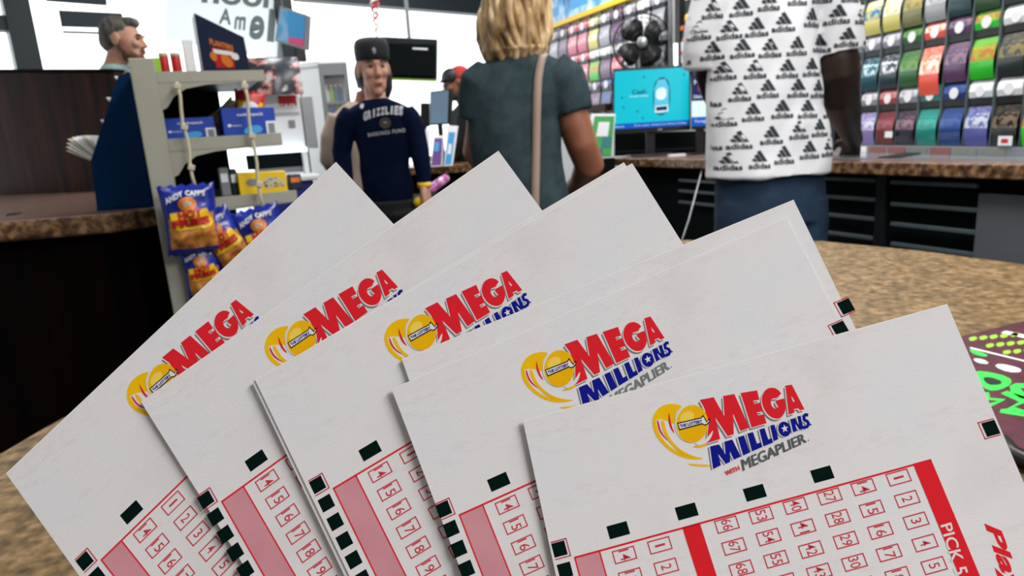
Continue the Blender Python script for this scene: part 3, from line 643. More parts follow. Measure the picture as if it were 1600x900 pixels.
FR = [('poly', 'orange', ellp(-.03, .235, .17, .10)), ('poly', 'cream', ellp(-.03, .235, .09, .055)), ('text', 'whitep', ("ANDY", [(-.42, .33), (-.08, .43), (-.08, .36), (-.40, .25)], dict(bold=.03))), ('text', 'whitep', ("CAPP'S", [(-.03, .43), (.32, .41), (.30, .33), (-.03, .36)], dict(bold=.03))),
      ('poly', 'yellow', [(-.38, .12), (.32, .16), (.42, -.05), (.34, -.11), (-.40, -.13)]), ('text', 'red', ('HOT', [(-.24, .135), (.22, .17), (.22, .06), (-.24, .02)], dict(bold=.06))),
      ('text', 'red', ('FRIES', [(-.38, .02), (.34, .05), (.36, -.06), (-.38, -.10)], dict(bold=.06)))]
def hang_at(px, py, off): u, z = WR.at(px, py, off); return WR.pt(u, z, off)
h_ = (WR.at(298, 292, .05)[1]-WR.at(298, 396, .05)[1])
make_bag('snack_bag', 'large blue and orange snack bag hanging from the left strip of the rack', .132, h_*1.05, .07, ['foil', 'snack'], FR, 0.0, hang_at(299, 343, .05), WR.rz, 'snack bags clipped on the rack')
make_bag('snack_bag', 'tilted snack bag hanging just right of the large blue one', .10, h_*1.0, .055, ['foil', 'snack'], FR, -.42, hang_at(353, 376, .035), WR.rz-.1, 'snack bags clipped on the rack')
make_bag('snack_bag', 'lower snack bag hanging beneath the large blue one, half hidden by a slip', .095, h_*.8, .05, ['foil', 'snack'], FR, -.06, hang_at(318, 425, .03), WR.rz, 'snack bags clipped on the rack')
make_bag('snack_bag', 'crumpled bright blue bag on the right hanging strip, under the yellow box', .125, h_, .055, ['foil', 'snack'], FR, -.18, hang_at(412, 372, .04), WR.rz, 'snack bags clipped on the rack')
for (xa, ya, xb, yb, lab) in ((276, 128, 305, 296, 'left tan plastic hanging strip with clips on the snack rack'), (381, 126, 411, 330, 'right tan plastic hanging strip with clips on the snack rack')):
    pa, pb_ = hang_at(xa, ya, .018), hang_at(xb, yb, .03)
    t = thing('clip_strip', lab, 'hanging strip', pa, world=True, group='hanging clip strips')
    mb = MB(); mb.tube([pa.lerp(pb_, k/8)+Vector((.003*math.sin(k*1.7), 0, 0)) for k in range(9)], .0042, 8); mb.build('strip', 'cream', t, True)
    for k in (0, 3, 6):
        c = pa.lerp(pb_, k/8+.04); mb = MB(); mb.box(c, (.016, .012, .014), WR.rz, 0, .3); mb.build('clip', 'cream', t, bevel=.002)
# yellow box on the third shelf and its neighbours
u0, _ = WR.at(370, 268, -.03); u1, _ = WR.at(447, 276, -.03); zt_ = WR.at(400, 268, -.03)[1]
q = [WR.pt(u0, ZS3-.004, -.03), WR.pt(u1, ZS3-.004, -.03), WR.pt(u1, zt_-.004, -.03), WR.pt(u0, zt_, -.03)]
t = thing('cookie_box', 'yellow cookie box with a picture of chocolate chip cookies on the third rack shelf', 'box', q[0], world=True)
mb = MB(); mb.hexa(q, -WR.n*.06); mb.build('carton_body', 'yellow', t, bevel=.002)
mb = MB(); mb.m = 0; qpoly(mb, q, ellp(.28, .56, .13, .16), WR.n*.0012)
mb.m = 1
for cx_, cy_ in ((.55, .55), (.66, .66), (.70, .42), (.80, .58), (.88, .44), (.60, .36)): qpoly(mb, q, ellp(cx_, cy_, .085, .13, n=14), WR.n*(.0012+.0001*cx_))
mb.m = 2
for k in range(18): qpoly(mb, q, ellp(.52+.4*random.random(), .30+.42*random.random(), .018, .035, n=6), WR.n*.0018)
mb.build('front_print', ['grey', 'cream', 'brow'], t)
for (x0, x1, yt, m_, off, lab, nm) in ((340, 356, 262, 'grey', -.05, 'grey packet on the third rack shelf left of the yellow box', 'packet'), (357, 369, 264, 'dark_metal', -.05, 'dark packet squeezed against the yellow box', 'packet'),
        (450, 470, 272, 'navy_card', -.06, 'dark packet right of the yellow cookie box', 'packet')):
    u0, u1, zt_, q = onshelf(x0, x1, yt, ZS3-.004, off, .05); t = thing(nm, lab, 'packet', q[0], world=True)
    mb = MB(); mb.hexa(q, -WR.n*.045); mb.build('wrapper', m_, t, bevel=.005)
    mb = MB(); qpoly(mb, q, [(.15, .5), (.85, .5), (.85, .8), (.15, .8)], WR.n*.0012); mb.build('printed_band', 'orange' if m_ == 'navy_card' else 'whitep', t)
# leaning snack packets behind the blue boxes
make_bag('snack_bag', 'yellow and red snack packet standing behind the bright blue box', .085, .12, .03, ['red', 'yellow'], [('poly', 'whitep', ellp(0, .05, .3, .2))], .15, WR.pt(WR.at(388, 160, -.2)[0], ZS2+.066, -.2), WR.rz, None, .7)
make_bag('snack_bag', 'brown and white snack packet lying behind the blue boxes', .07, .10, .03, ['cream', 'snack'], [], .9, WR.pt(WR.at(352, 165, -.22)[0], ZS2+.055, -.22), WR.rz, None, .5)

# ============================================================ navy leaflet holder on the side counter
zq = ZL
A_ = [Pz(152, 330, zq), Pz(236, 324, zq)]
u_ = (A_[1]-A_[0]).normalized(); WH = Wall(A_[0].to_2d(), A_[1].to_2d())
prof = [WH.at(*p) for p in ((152, 330), (142, 250), (184, 120), (200, 112), (236, 324))]
t = thing('leaflet_holder', 'navy cardboard leaflet holder standing on the side counter', 'leaflet holder', WH.pt(prof[0][0]+.05, ZL), world=True)
q = [WH.pt(u, max(z, ZL)) for u, z in prof]; n_ = len(q)
mb = MB(); mb.poly(q); q2 = [p-WH.n*.004 for p in q]; mb.poly(q2); mb.add(q+q2, [(i, (i+1) % n_, (i+1) % n_+n_, i+n_) for i in range(n_)]); mb.build('side_panel', 'navy_holder', t)
mb = MB(); q = [p-WH.n*.20 for p in q]; mb.poly(q); q2 = [p-WH.n*.004 for p in q]; mb.poly(q2); mb.add(q+q2, [(i, (i+1) % n_, (i+1) % n_+n_, i+n_) for i in range(n_)]); mb.build('side_panel', 'navy_holder', t)
mb = MB(); a0, a1 = WH.pt(prof[3][0], prof[3][1]), WH.pt(prof[4][0], ZL); mb.hexa([a0, a1, a1-WH.n*.2, a0-WH.n*.2], WH.d*.004); mb.build('back_panel', 'navy_holder', t)
mb = MB(); b0 = WH.pt(prof[1][0]+.01, ZL+.002); b1 = WH.pt(prof[4][0]-.002, ZL+.002); mb.hexa([b0, b1, b1-WH.n*.2, b0-WH.n*.2], (0, 0, .004)); mb.build('tray', 'navy_holder', t)
for k in range(9):                                      # leaflets fanning out to the left
    u0, z0 = WH.at(147, 243, -.02); a = R(152-5*k); L_ = .12-.005*abs(k-3)
    c = WH.pt(u0+.02, z0-.03+.0*k, -.02-.004*k); dr = WH.d*math.cos(a)+Vector((0, 0, math.sin(a))); up = WH.d*-math.sin(a)+Vector((0, 0, math.cos(a)))
    mb = MB(); mb.hexa([c, c+dr*L_, c+dr*L_-WH.n*.08, c-WH.n*.08], up*.0012); tag(mb.build('leaflet', 'whitep' if k % 3 else 'cream'), 'white leaflet fanning out of the navy holder in the lower bundle', 'leaflet', 'leaflets fanned from the navy holder')
for k, (x, y, s_) in enumerate(((166, 195, .05), (175, 160, .05), (186, 125, .045))):
    u0, z0 = WH.at(x, y, -.02); a = R(125)
    mb = MB(); c = WH.pt(u0+.035, z0-.05, -.02); dr = WH.d*math.cos(a)+Vector((0, 0, math.sin(a))); up = WH.d*-math.sin(a)+Vector((0, 0, math.cos(a)))
    mb.hexa([c, c+dr*(s_+.03), c+dr*(s_+.03)-WH.n*.09, c-WH.n*.09], up*.004); tag(mb.build('leaflet', 'whitep'), ['white leaflet edge above the fanned bundle in the navy holder', 'white leaflet edge halfway up the navy holder', 'white leaflet at the tip of the navy holder'][k], 'leaflet')

# ============================================================ window side: banners, film with lettering, screens
def on_wall_quad(w, pxs, off): return [w.pt(*w.at(x, y, off), off) for x, y in pxs]
def sheet_thing(name, label, cat, w, pxs, off, m_, th=.006, group=None):
    q = on_wall_quad(w, pxs, off); mb = MB(); mb.hexa(q, w.n*th); return tag(mb.build(name, m_), label, cat, group)
sheet_thing('window_banner', 'dark slate rectangular sign on the window just above the bearded man', 'sign', WA, [(96, 42), (196, 45), (190, 21), (91, 16)], .03, 'blackout')
sheet_thing('window_banner', 'dark slate sign cut by the top of the picture, left window', 'sign', WA, [(72, 2), (167, 9), (165, -14), (66, -22)], .03, 'blackout')
sheet_thing('window_rail', 'thin pale rail on the window under the slate sign', 'rail', WA, [(98, 52), (162, 54), (162, 50), (98, 48)], .03, 'grey')
q = on_wall_quad(WA, [(256, 62), (432, 92), (440, -12), (262, -22)], .02)
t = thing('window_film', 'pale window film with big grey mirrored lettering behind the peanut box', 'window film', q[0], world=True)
mb = MB(); mb.hexa(q, WA.n*.004); mb.build('film', 'filmglow', t)
mb = MB(); bl, br, tr_, tl_ = q
f_ = lambda x, y: (bl*(1-x)+br*x)*(1-y)+(tl_*(1-x)+tr_*x)*y+WA.n*.006
def mtxt(txt, x0, y0, x1, y1): text_quad(mb, txt, [f_(x1, y1), f_(x0, y1), f_(x0, y0), f_(x1, y0)], None, bold=.03)
mtxt('noon', .28, .74, .98, 1.0); mtxt('e', .72, .24, .86, .62); mtxt('l', .89, .24, .96, .74); mtxt('m', .58, .36, .68, .58); mtxt('A', .44, .42, .55, .68)
mb.build('mirrored_lettering', 'filmink', t)
# hanging promotional screen
Yh = 3.3; q = [P(429, 64, Yh), P(478, 78, Yh-.12), P(481, 24, Yh-.12), P(437, 9, Yh)]
t = thing('hanging_sign', 'tilted blue and pink promotional sign hanging by the window post', 'hanging sign', q[0], world=True)
n_ = (q[1]-q[0]).cross(q[3]-q[0]).normalized(); n_ = n_ if n_.y < 0 else -n_
mb = MB(); mb.hexa(q, -n_*.02); mb.build('panel', 'steel', t, bevel=.002)
mb = MB(); mb.m = 0; qpoly(mb, q, [(.04, .05), (.45, .05), (.30, .95), (.06, .95)], n_*.001); mb.m = 1; qpoly(mb, q, [(.42, .22), (.93, .30), (.93, .92), (.30, .95)], n_*.001); mb.m = 2; qpoly(mb, q, [(.45, .05), (.93, .06), (.93, .30), (.42, .22)], n_*.001); mb.build('printed_face', ['posterblue', 'sky', 'pink'], t)
for x in (.1, .9):
    p = q[3].lerp(q[2], x); mb = MB(); mb.tube([p, (p.x, p.y, ZC)], .002, 6); mb.build('cord', 'grey', t)
mb = MB(); wbox(mb, WA, 462, 74, 480, 96, .07, .05); tag(mb.build('speaker_box', 'black', bevel=.004), 'small black box below the hanging blue sign', 'box')
# black screen seen from behind
Yh = 4.3; q = [P(594, 121, Yh), P(682, 124, Yh), P(683, 61, Yh), P(594, 57, Yh)]
t = thing('hanging_monitor', 'black monitor hung from the ceiling, seen from behind beside the black cap', 'monitor', q[0], world=True)
mb = MB(); mb.hexa(q, (0, .05, 0)); mb.build('housing', 'dark_metal', t, bevel=.006)
mb = MB(); q3 = [P(596, 118, Yh-.02), P(680, 121, Yh-.02), P(680, 68, Yh-.02), P(596, 66, Yh-.02)]; mb.hexa(q3, (0, .03, 0)); mb.build('back_cover', 'matte_black', t, bevel=.01)
mb = MB(); qpoly(mb, q3, [(.58, .815), (.86, .80), (.86, .855), (.58, .865)], Vector((0, -.002, 0))); mb.build('rear_label', 'whitep', t)
mb = MB(); mb.hexa([P(596, 124, Yh-.005), P(682, 127, Yh-.005), P(682, 124.5, Yh-.005), P(596, 121.5, Yh-.005)], (0, .04, 0)); mb.build('bottom_edge', 'lime', t)
p = (q[2]+q[3])/2+Vector((0, .03, 0)); mb = MB(); mb.tube([p, (p.x, p.y, ZC)], .012, 8); mb.build('ceiling_pole', 'grey', t)
# twisted tassel
Yh = 4.1; t = thing('hanging_streamer', 'thin red and white twisted streamer hanging above the black cap', 'streamer', P(588, 58, Yh), world=True)
for ph, m_ in ((0, 'red'), (math.pi, 'whitep')):
    mb = MB(); pts = []
    for k in range(40):
        p = P(589-.12*k, 60-2*k, Yh); w_ = .004+.0006*k; pts.append(p+Vector((w_*math.cos(k*.7+ph), w_*math.sin(k*.7+ph), 0)))
    mb.tube(pts, [.003+.0002*k for k in range(40)], 6); mb.build('ribbon', m_, t, True)
p = P(584, -18, Yh); mb = MB(); mb.tube([p, (p.x, p.y, ZC)], .002, 6); mb.build('cord', 'whitep', t)

# ============================================================ white drinks cooler
Yc = 4.0
a_, b_ = P(498, 108, Yc), P(541, 108, Yc+.03)
WF = Wall((a_.x, a_.y), (b_.x, b_.y)); zt_ = WF.at(498, 100)[1]; dpt = .42
cb = thing('drinks_cooler', 'tall white drinks cooler with a glass door left of the person in navy', 'cooler', WF.pt(WF.L/2, 0), world=True)
u1 = WF.at(543, 110)[0]
side = P(466, 108, Yc+dpt*.6); back = side-WF.pt(0, 0); back.z = 0
def cf(u, z, f_=0): return WF.pt(u, z)+back*f_
mb = MB(); th = .02
mb.hexa([cf(0, 0), cf(0, 0, 1), cf(0, zt_+.02, 1), cf(0, zt_, 0)], WF.d*th); mb.hexa([cf(u1-th, 0), cf(u1-th, 0, 1), cf(u1-th, zt_+.02, 1), cf(u1-th, zt_, 0)], WF.d*th)
mb.hexa([cf(0, zt_-.03), cf(u1, zt_-.03), cf(u1, zt_-.01, 1), cf(0, zt_-.01, 1)], (0, 0, .05)); mb.hexa([cf(0, 0, 1), cf(u1, 0, 1), cf(u1, zt_, 1), cf(0, zt_, 1)], (0, .02, 0)); mb.hexa([cf(0, 0), cf(u1, 0), cf(u1, 0, 1), cf(0, 0, 1)], (0, 0, .14))
mb.build('cabinet', 'white', cb, bevel=.008)
ug0, zg1 = WF.at(506, 119); ug1, _ = WF.at(538, 119)
mb = MB()
for (x0, x1, z0, z1) in ((0, ug0, .14, zt_), (ug1, u1, .14, zt_), (ug0, ug1, zg1, zt_), (ug0, ug1, .14, .3)): wslab(mb, WF, x0, x1, z0, z1, 0, .025)
mb.build('door_frame', 'grey', cb, bevel=.002)
mb = MB(); wslab(mb, WF, ug0, ug1, .3, zg1, .008, .006); mb.build('door_glass', 'glass', cb)
shz = [WF.at(520, y)[1] for y in (158, 186, 222, 262)]
for z in shz: mb = MB(); mb.hexa([cf(.02, z-.012, .06), cf(u1-.02, z-.012, .06), cf(u1-.02, z-.012, .9), cf(.02, z-.012, .9)], (0, 0, .01)); mb.build('wire_shelf', 'steel', cb)
bot = MB(); bot.lathe((0, 0, 0), [(.013, 0), (.015, .004), (.015, .055), (.006, .075), (.006, .086)], 12); bme = bot.mesh('drink_bottle', ['teal'])
cap_ = MB(); cap_.lathe((0, 0, .086), [(.008, 0), (.008, .008), (.006, .009)], 10); cme = cap_.mesh('bottle_cap', ['whitep'])
bc = [('green', 'green'), ('whitep', 'white'), ('lime', 'lime'), ('teal', 'teal'), ('blue', 'blue')]
lv = ['top', 'second', 'third', 'lowest']
for j, z in enumerate(shz):
    for i in range(5):
        m_, cn = bc[(i+j*2) % 5]; c = cf(.026+i*(u1-.052)/4, z-.001, .2)
        t = thing('drink_bottle', '%s drink bottle, number %s from the left on the %s cooler shelf' % (cn, ['one', 'two', 'three', 'four', 'five'][i], lv[j]), 'bottle', c, 0, 'bottles in the drinks cooler')
        o = bpy.data.objects.new('bottle_body', bme); COL.objects.link(o); o.parent = t; o.material_slots[0].link = 'OBJECT'; o.material_slots[0].material = M[m_]
        o = bpy.data.objects.new('bottle_cap', cme); COL.objects.link(o); o.parent = t

# ============================================================ red and white self service kiosk
Yk = 2.75; a_, b_ = P(386, 150, Yk), P(497, 150, Yk+.1); WQ = Wall((a_.x, a_.y), (b_.x, b_.y)); uK0 = WQ.at(386, 200)[0]
k_ = thing('ticket_kiosk', 'white vending kiosk with a red sign, curved picture hood and deep blue base', 'kiosk', WQ.pt(WQ.L/2, 0), world=True)
uK1, zK0 = WQ.at(478, 232); zK1 = WQ.at(440, 148)[1]; uK2 = WQ.at(498, 232)[0]
mb = MB(); wslab(mb, WQ, uK0, uK1, zK0, zK1, 0, -.04); mb.build('sign_panel', 'whitep', k_, bevel=.003)
mb = MB(); mb.m = 0; r0, r1 = WQ.at(434, 150), WQ.at(464, 165); wslab(mb, WQ, r0[0], r1[0], r1[1], r0[1], .001, .001)
q = [WQ.pt(*WQ.at(434, 170), .0015), WQ.pt(*WQ.at(466, 168), .0015), WQ.pt(*WQ.at(466, 162), .0015), WQ.pt(*WQ.at(434, 163), .0015)]
mb.m = 1; qtext(mb, 'CASH', q, 0, 0, 1, 1, WQ.n*.002, bold=.04)
mb.m = 2
for y in (178, 181): a0, a1 = WQ.at(420, y), WQ.at(468, y); wslab(mb, WQ, a0[0], a1[0], a0[1]-.0015, a0[1]+.0015, .001, .001)
a0, a1 = WQ.at(450, 188), WQ.at(462, 200); wslab(mb, WQ, a0[0], a1[0], a1[1], a0[1], .001, .001)
mb.build('sign_print', ['red', 'whitep', 'grey'], k_)
mb = MB(); wslab(mb, WQ, uK1+.005, uK2, zK0, zK1-.01, -.01, -.04); mb.build('side_screen', 'steel', k_, bevel=.002)
hm = noisy('hood_photo', [(.70, .68, .68), (.05, .06, .075), (.03, .035, .05), (.55, .20, .17), (.74, .71, .70)], scale=13, rough=.3, detail=3, pos=[.36, .42, .56, .60, .66])
mb = MB(); n_ = 14; vs = []
for i in range(n_+1):
    a = math.pi*.5*i/n_; zz = zK1-.005+.15*math.sin(a); of = .10*math.cos(a)-.02
    for u in (uK0+.01, uK1+.01): vs.append(WQ.pt(u, zz, of)); 
for i in range(n_+1):
    for k in (0, 1): vs.append(vs[2*i+k]-WQ.n*.012)
m_ = 2*(n_+1)
mb.add(vs, [(2*i, 2*i+1, 2*i+3, 2*i+2) for i in range(n_)]+[(m_+2*i, m_+2*i+2, m_+2*i+3, m_+2*i+1) for i in range(n_)]+[(2*i, 2*i+2, m_+2*i+2, m_+2*i) for i in range(n_)]+[(2*i+1, m_+2*i+1, m_+2*i+3, 2*i+3) for i in range(n_)])
mb.build('curved_hood', hm, k_, True)
mb = MB(); wslab(mb, WQ, uK0-.01, uK1, zK0-.012, zK0+.006, .0, .05); mb.build('light_strip', mat('kiosk_lamp', (.8, .92, 1), .4, emit=1.2), k_)
zr = WQ.at(440, 262)[1]; mb = MB(); wslab(mb, WQ, uK0-.02, uK1, zr, zK0-.012, -.03, .03); mb.build('dark_recess', 'matte_black', k_)
zt2, zt3 = WQ.at(460, 264, .2)[1], WQ.at(460, 284, .2)[1]
mb = MB(); wslab(mb, WQ, uK0-.02, WQ.at(500, 280, .2)[0], zt3, zt3+.022, -.02, .22); wslab(mb, WQ, uK1-.02, uK1, zt3+.02, zK0, -.02, .05); mb.build('tray', 'white', k_, bevel=.006)
mb = MB(); wslab(mb, WQ, uK0+.04, uK1-.03, zt3+.022, zt3+.03, .07, .02); mb.build('tray_slot', 'whitep', k_)
mb = MB(); wslab(mb, WQ, uK0-.02, WQ.at(492, 300, .18)[0], .0, zt3, -.02, .20); mb.build('base', 'deep_blue', k_, bevel=.008)
mb = MB(); wslab(mb, WQ, uK0+.01, uK1+.01, zt3, zK1+.14, -.22, .18); mb.build('rear_body', 'white', k_, bevel=.006)
# ============================================================ ticket displays on the right
def tick_mat(name, c1, c2, c3, scale=55, band=None):
    m, n, l, b = nt(name); tc = n.new('ShaderNodeTexCoord'); sp = n.new('ShaderNodeSeparateXYZ'); l.new(tc.outputs['Generated'], sp.inputs[0])
    t = n.new('ShaderNodeTexVoronoi'); t.inputs['Scale'].default_value = 6; l.new(tc.outputs['Generated'], t.inputs['Vector'])
    r = n.new('ShaderNodeValToRGB'); r.color_ramp.elements[0].position = .35; r.color_ramp.elements[1].position = .55; r.color_ramp.elements[0].color = (*c1, 1); r.color_ramp.elements[1].color = (*c2, 1)
    g = n.new('ShaderNodeSeparateColor'); l.new(t.outputs['Color'], g.inputs[0]); l.new(g.outputs[0], r.inputs[0])
    r2 = n.new('ShaderNodeValToRGB'); e = r2.color_ramp.elements; e[0].position = .0; e[0].color = (0, 0, 0, 1); e[1].position = .46; e[1].color = (1, 1, 1, 1); e.new(.44).color = (0, 0, 0, 1); e.new(.80).color = (1, 1, 1, 1); e.new(.82).color = (.25, .25, .25, 1)
    l.new(sp.outputs['Z'], r2.inputs[0]); mx = n.new('ShaderNodeMix'); mx.data_type = 'RGBA'; l.new(r2.outputs[0], mx.inputs[0]); mx.inputs[6].default_value = (*c3, 1); l.new(r.outputs[0], mx.inputs[7]); l.new(mx.outputs[2], b.inputs['Base Color'])
    b.inputs['Roughness'].default_value = .3; b.inputs['Coat Weight'].default_value = .3; return m
TK = {'yellow and blue': ((.65, .55, .10), (.02, .2, .45), (.62, .55, .14)), 'yellow and white': ((.68, .60, .15), (.7, .8, .85), (.60, .55, .12)), 'olive gold': ((.25, .22, .06), (.4, .34, .10), (.16, .16, .05)),
 'grey and white striped': ((.35, .36, .38), (.6, .6, .62), (.32, .33, .34)), 'dark teal': ((.004, .035, .045), (.008, .06, .07), (.005, .04, .05)), 'dark green': ((.01, .05, .01), (.03, .12, .02), (.012, .06, .012)),
 'slate grey': ((.03, .045, .05), (.12, .13, .12), (.03, .04, .045)), 'white and teal': ((.55, .75, .80), (.02, .15, .2), (.003, .06, .09)), 'white and black': ((.75, .77, .80), (.05, .06, .10), (.006, .03, .045)),
 'green': ((.05, .22, .04), (.15, .30, .08), (.02, .12, .03)), 'orange red': ((.95, .30, .16), (.95, .80, .70), (.85, .10, .06)), 'mauve': ((.12, .08, .16), (.30, .18, .26), (.10, .04, .12)),
 'bright green': ((.40, .45, .02), (.5, .20, .04), (.02, .55, .02)), 'dark gold': ((.05, .07, .07), (.28, .22, .08), (.02, .03, .03)), 'lilac and white': ((.30, .24, .55), (.65, .65, .75), (.22, .17, .42)),
 'dark red': ((.20, .01, .02), (.26, .04, .05), (.13, .005, .01)), 'dark purple': ((.03, .02, .06), (.25, .10, .12), (.01, .01, .03)), 'sea green': ((.01, .28, .24), (.02, .35, .30), (.01, .24, .20)),
 'blue': ((.02, .06, .25), (.04, .10, .35), (.015, .05, .20)), 'lavender blue': ((.15, .17, .45), (.6, .65, .75), (.08, .09, .35)), 'black and brown': ((.01, .01, .008), (.20, .14, .09), (.01, .01, .01)),
 'pink': ((.75, .10, .22), (.8, .55, .5), (.6, .08, .18)), 'silver grey': ((.35, .36, .42), (.6, .6, .65), (.3, .3, .36)), 'plain white': ((.85, .88, .9), (.9, .9, .92), (.8, .84, .88)), 'rose red': ((.45, .06, .08), (.5, .2, .2), (.35, .04, .05))}
M['dull_red'] = mat('dull_red_card', (.25, .10, .09), .6); M['dull_grey'] = mat('dull_grey_card', (.20, .22, .20), .6)
TKM = {k: tick_mat('scratch_ticket_'+k.replace(' ', '_'), *v) for k, v in TK.items()}
def ticket_meshes(w, hz):
    """local: x across the wall, -y into the room, z up; origin at the lower lip of the holder"""
    hh = hz*.37; n = 10
    mb = MB(); vs = []
    for i in range(n+1):                                # hanging strip curving outward then down
        f = i/n; z = -.004-f*hz*.60; y = -.030-.016*math.sin(f*math.pi*.85)
        vs += [(-w*.42, y, z), (w*.42, y, z)]
    vs += [(x, y+.0012, z) for x, y, z in vs]; k = 2*(n+1)
    mb.add(vs, [(2*i, 2*i+1, 2*i+3, 2*i+2) for i in range(n)]+[(k+2*i, k+2*i+2, k+2*i+3, k+2*i+1) for i in range(n)]); tme = mb.mesh('scratch_ticket', ['white'])
    for p in tme.polygons: p.use_smooth = True
    mb = MB(); mb.hexa([(-w*.42, -.034, 0), (w*.42, -.034, 0), (w*.42, -.034, hh*.30), (-w*.42, -.034, hh*.30)], (0, .03, 0)); lip = mb.mesh('holder_lip', ['black'])
    mb = MB(); prof = [(-.036, hh*.30), (-.040, hh*.55), (-.036, hh*.8), (-.024, hh), (-.004, hh), (-.004, hh*.30)]
    L = [(-w*.42, y, z) for y, z in prof]; Rr = [(w*.42, y, z) for y, z in prof]; m_ = len(prof)
    mb.add(L+Rr, [tuple(range(m_)), tuple(range(2*m_-1, m_-1, -1))]+[(i, (i+1) % m_, (i+1) % m_+m_, i+m_) for i in range(m_)]); roll = mb.mesh('ticket_roll', ['white'])
    mb = MB(); mb.hexa([(w*.17*math.cos(a), -.0415, hh*.56+w*.17*math.sin(a)) for a in [2*math.pi*i/20 for i in range(20)]], (0, .002, 0)); disc = mb.mesh('number_disc', ['whitep'])
    for me in (lip, roll, disc, tme):
        b = bmesh.new(); b.from_mesh(me); bmesh.ops.recalc_face_normals(b, faces=b.faces); b.to_mesh(me); b.free()
    return tme, lip, roll, disc
def dispenser(w, u, z, meshes, col, lab, group, long=1.0, bg_col=None):
    t = thing('ticket_dispenser', lab, 'ticket dispenser', w.pt(u, z, -.012), w.rz, group)
    for me, nm in zip(meshes, ('scratch_ticket', 'holder_lip', 'ticket_roll', 'number_disc')):
        o = bpy.data.objects.new(nm, me); COL.objects.link(o); o.parent = t
        if nm == 'scratch_ticket': o.scale = (1, 1.0+.5*(long-1), long)
        if nm in ('scratch_ticket', 'ticket_roll'):
            o.material_slots[0].link = 'OBJECT'; o.material_slots[0].material = TKM[bg_col or col] if nm == 'ticket_roll' else TKM[col]
u0 = WC.at(1357, 80)[0]; u6 = WC.at(1571, 80)[0]; wp = (u6-u0)/6; zb0 = WC.at(1480, 69)[1]; zb1 = WC.at(1480, 167)[1]; hz = zb0-zb1
mC = ticket_meshes(wp, hz)
ROWS = [('yellow and blue', 'yellow and white', 'olive gold', 'grey and white striped', 'dark teal', 'dark green', 'slate grey', 'olive gold'),
        ('white and teal', 'white and black', 'green', 'orange red', 'mauve', 'bright green', 'dark gold', 'slate grey'),
        ('lilac and white', 'dark red', 'dark purple', 'sea green', 'blue', 'lavender blue', 'black and brown', 'bright green')]
CUP = [('silver grey', 'silver grey', 'green', 'orange red', 'mauve', 'bright green', 'plain white', 'silver grey'), ('silver grey', 'rose red', 'silver grey', 'sea green', 'blue', 'plain white', 'plain white', 'silver grey')]
rn = ['top', 'middle', 'bottom']; cn = ['first', 'second', 'third', 'fourth', 'fifth', 'sixth', 'seventh', 'eighth', 'ninth', 'tenth', 'eleventh']
for r_ in range(3):
    for c_ in range(-2, 8):
        col = ROWS[r_][c_ % 8]; z = zb0+hz*(1-r_) ; u = u0+wp*(c_+.5)
        if u < wp*.6 or u > WC.L-wp*.5: continue
        if c_ < 0:
            if r_ != 1 and c_ == -2: continue
            where = 'beside the arm of the patterned shirt man' if c_ == -1 else 'half hidden by the sleeve'
            lab = '%s ticket, %s row, %s' % (col, rn[r_], where)
        else: lab = '%s ticket, %s row of the near display, %s column from the left' % (col, rn[r_], cn[c_])
        dispenser(WC, u, z, mC, col, lab, 'dispensers of the near ticket display', 1.28 if col == 'orange red' else 1.0, (CUP[r_-1][c_ % 8] if r_ else 'silver grey'))
t = thing('ticket_rack', 'steel column strips and ledge of the near ticket display', 'rack', WC.pt(u0, .98), world=True)
zl = WC.at(1480, 226)[1]
for c_ in range(-2, 10):
  if .03 < u0+wp*c_ < WC.L:
    mb = MB(); wslab(mb, WC, u0+wp*c_-.003, u0+wp*c_+.003, zl, 2.3, -.012, .040); mb.build('column_strip', 'rail', t)
mb = MB(); wslab(mb, WC, max(.03, u0-.3), min(WC.L, u0+wp*9), zl-.035, zl-.004, -.01, .055); mb.build('ledge', 'grey', t)
for c_, m_ in enumerate(('whitep', 'dull_red', 'dull_red', 'dull_grey', 'dull_red', 'dull_grey', 'dull_grey')):
    mb = MB(); wslab(mb, WC, u0+wp*(c_-.1), u0+wp*(c_+.75), zl-.032, zl-.008, .046, .002); mb.build('price_card', m_, t)
for (x, y, s_, lab, m_) in ((1389, 210, .021, 'small white tag under the dark red ticket', 'whitep'), (1571, 220, .026, 'white tag with a red mark under the black and brown ticket', 'whitep')):
    u, z = WC.at(x, y, .05); t = thing('price_tag', lab, 'tag', WC.pt(u, z, .05), world=True); mb = MB(); wslab(mb, WC, u-s_, u+s_, z-s_*.6, z+s_*.6, .05, .003); mb.build('tag_card', m_, t)
    if s_ > .022: mb = MB(); wslab(mb, WC, u-s_*.5, u+s_*.5, z-s_*.25, z+s_*.25, .053, .001); mb.build('tag_print', 'red', t)

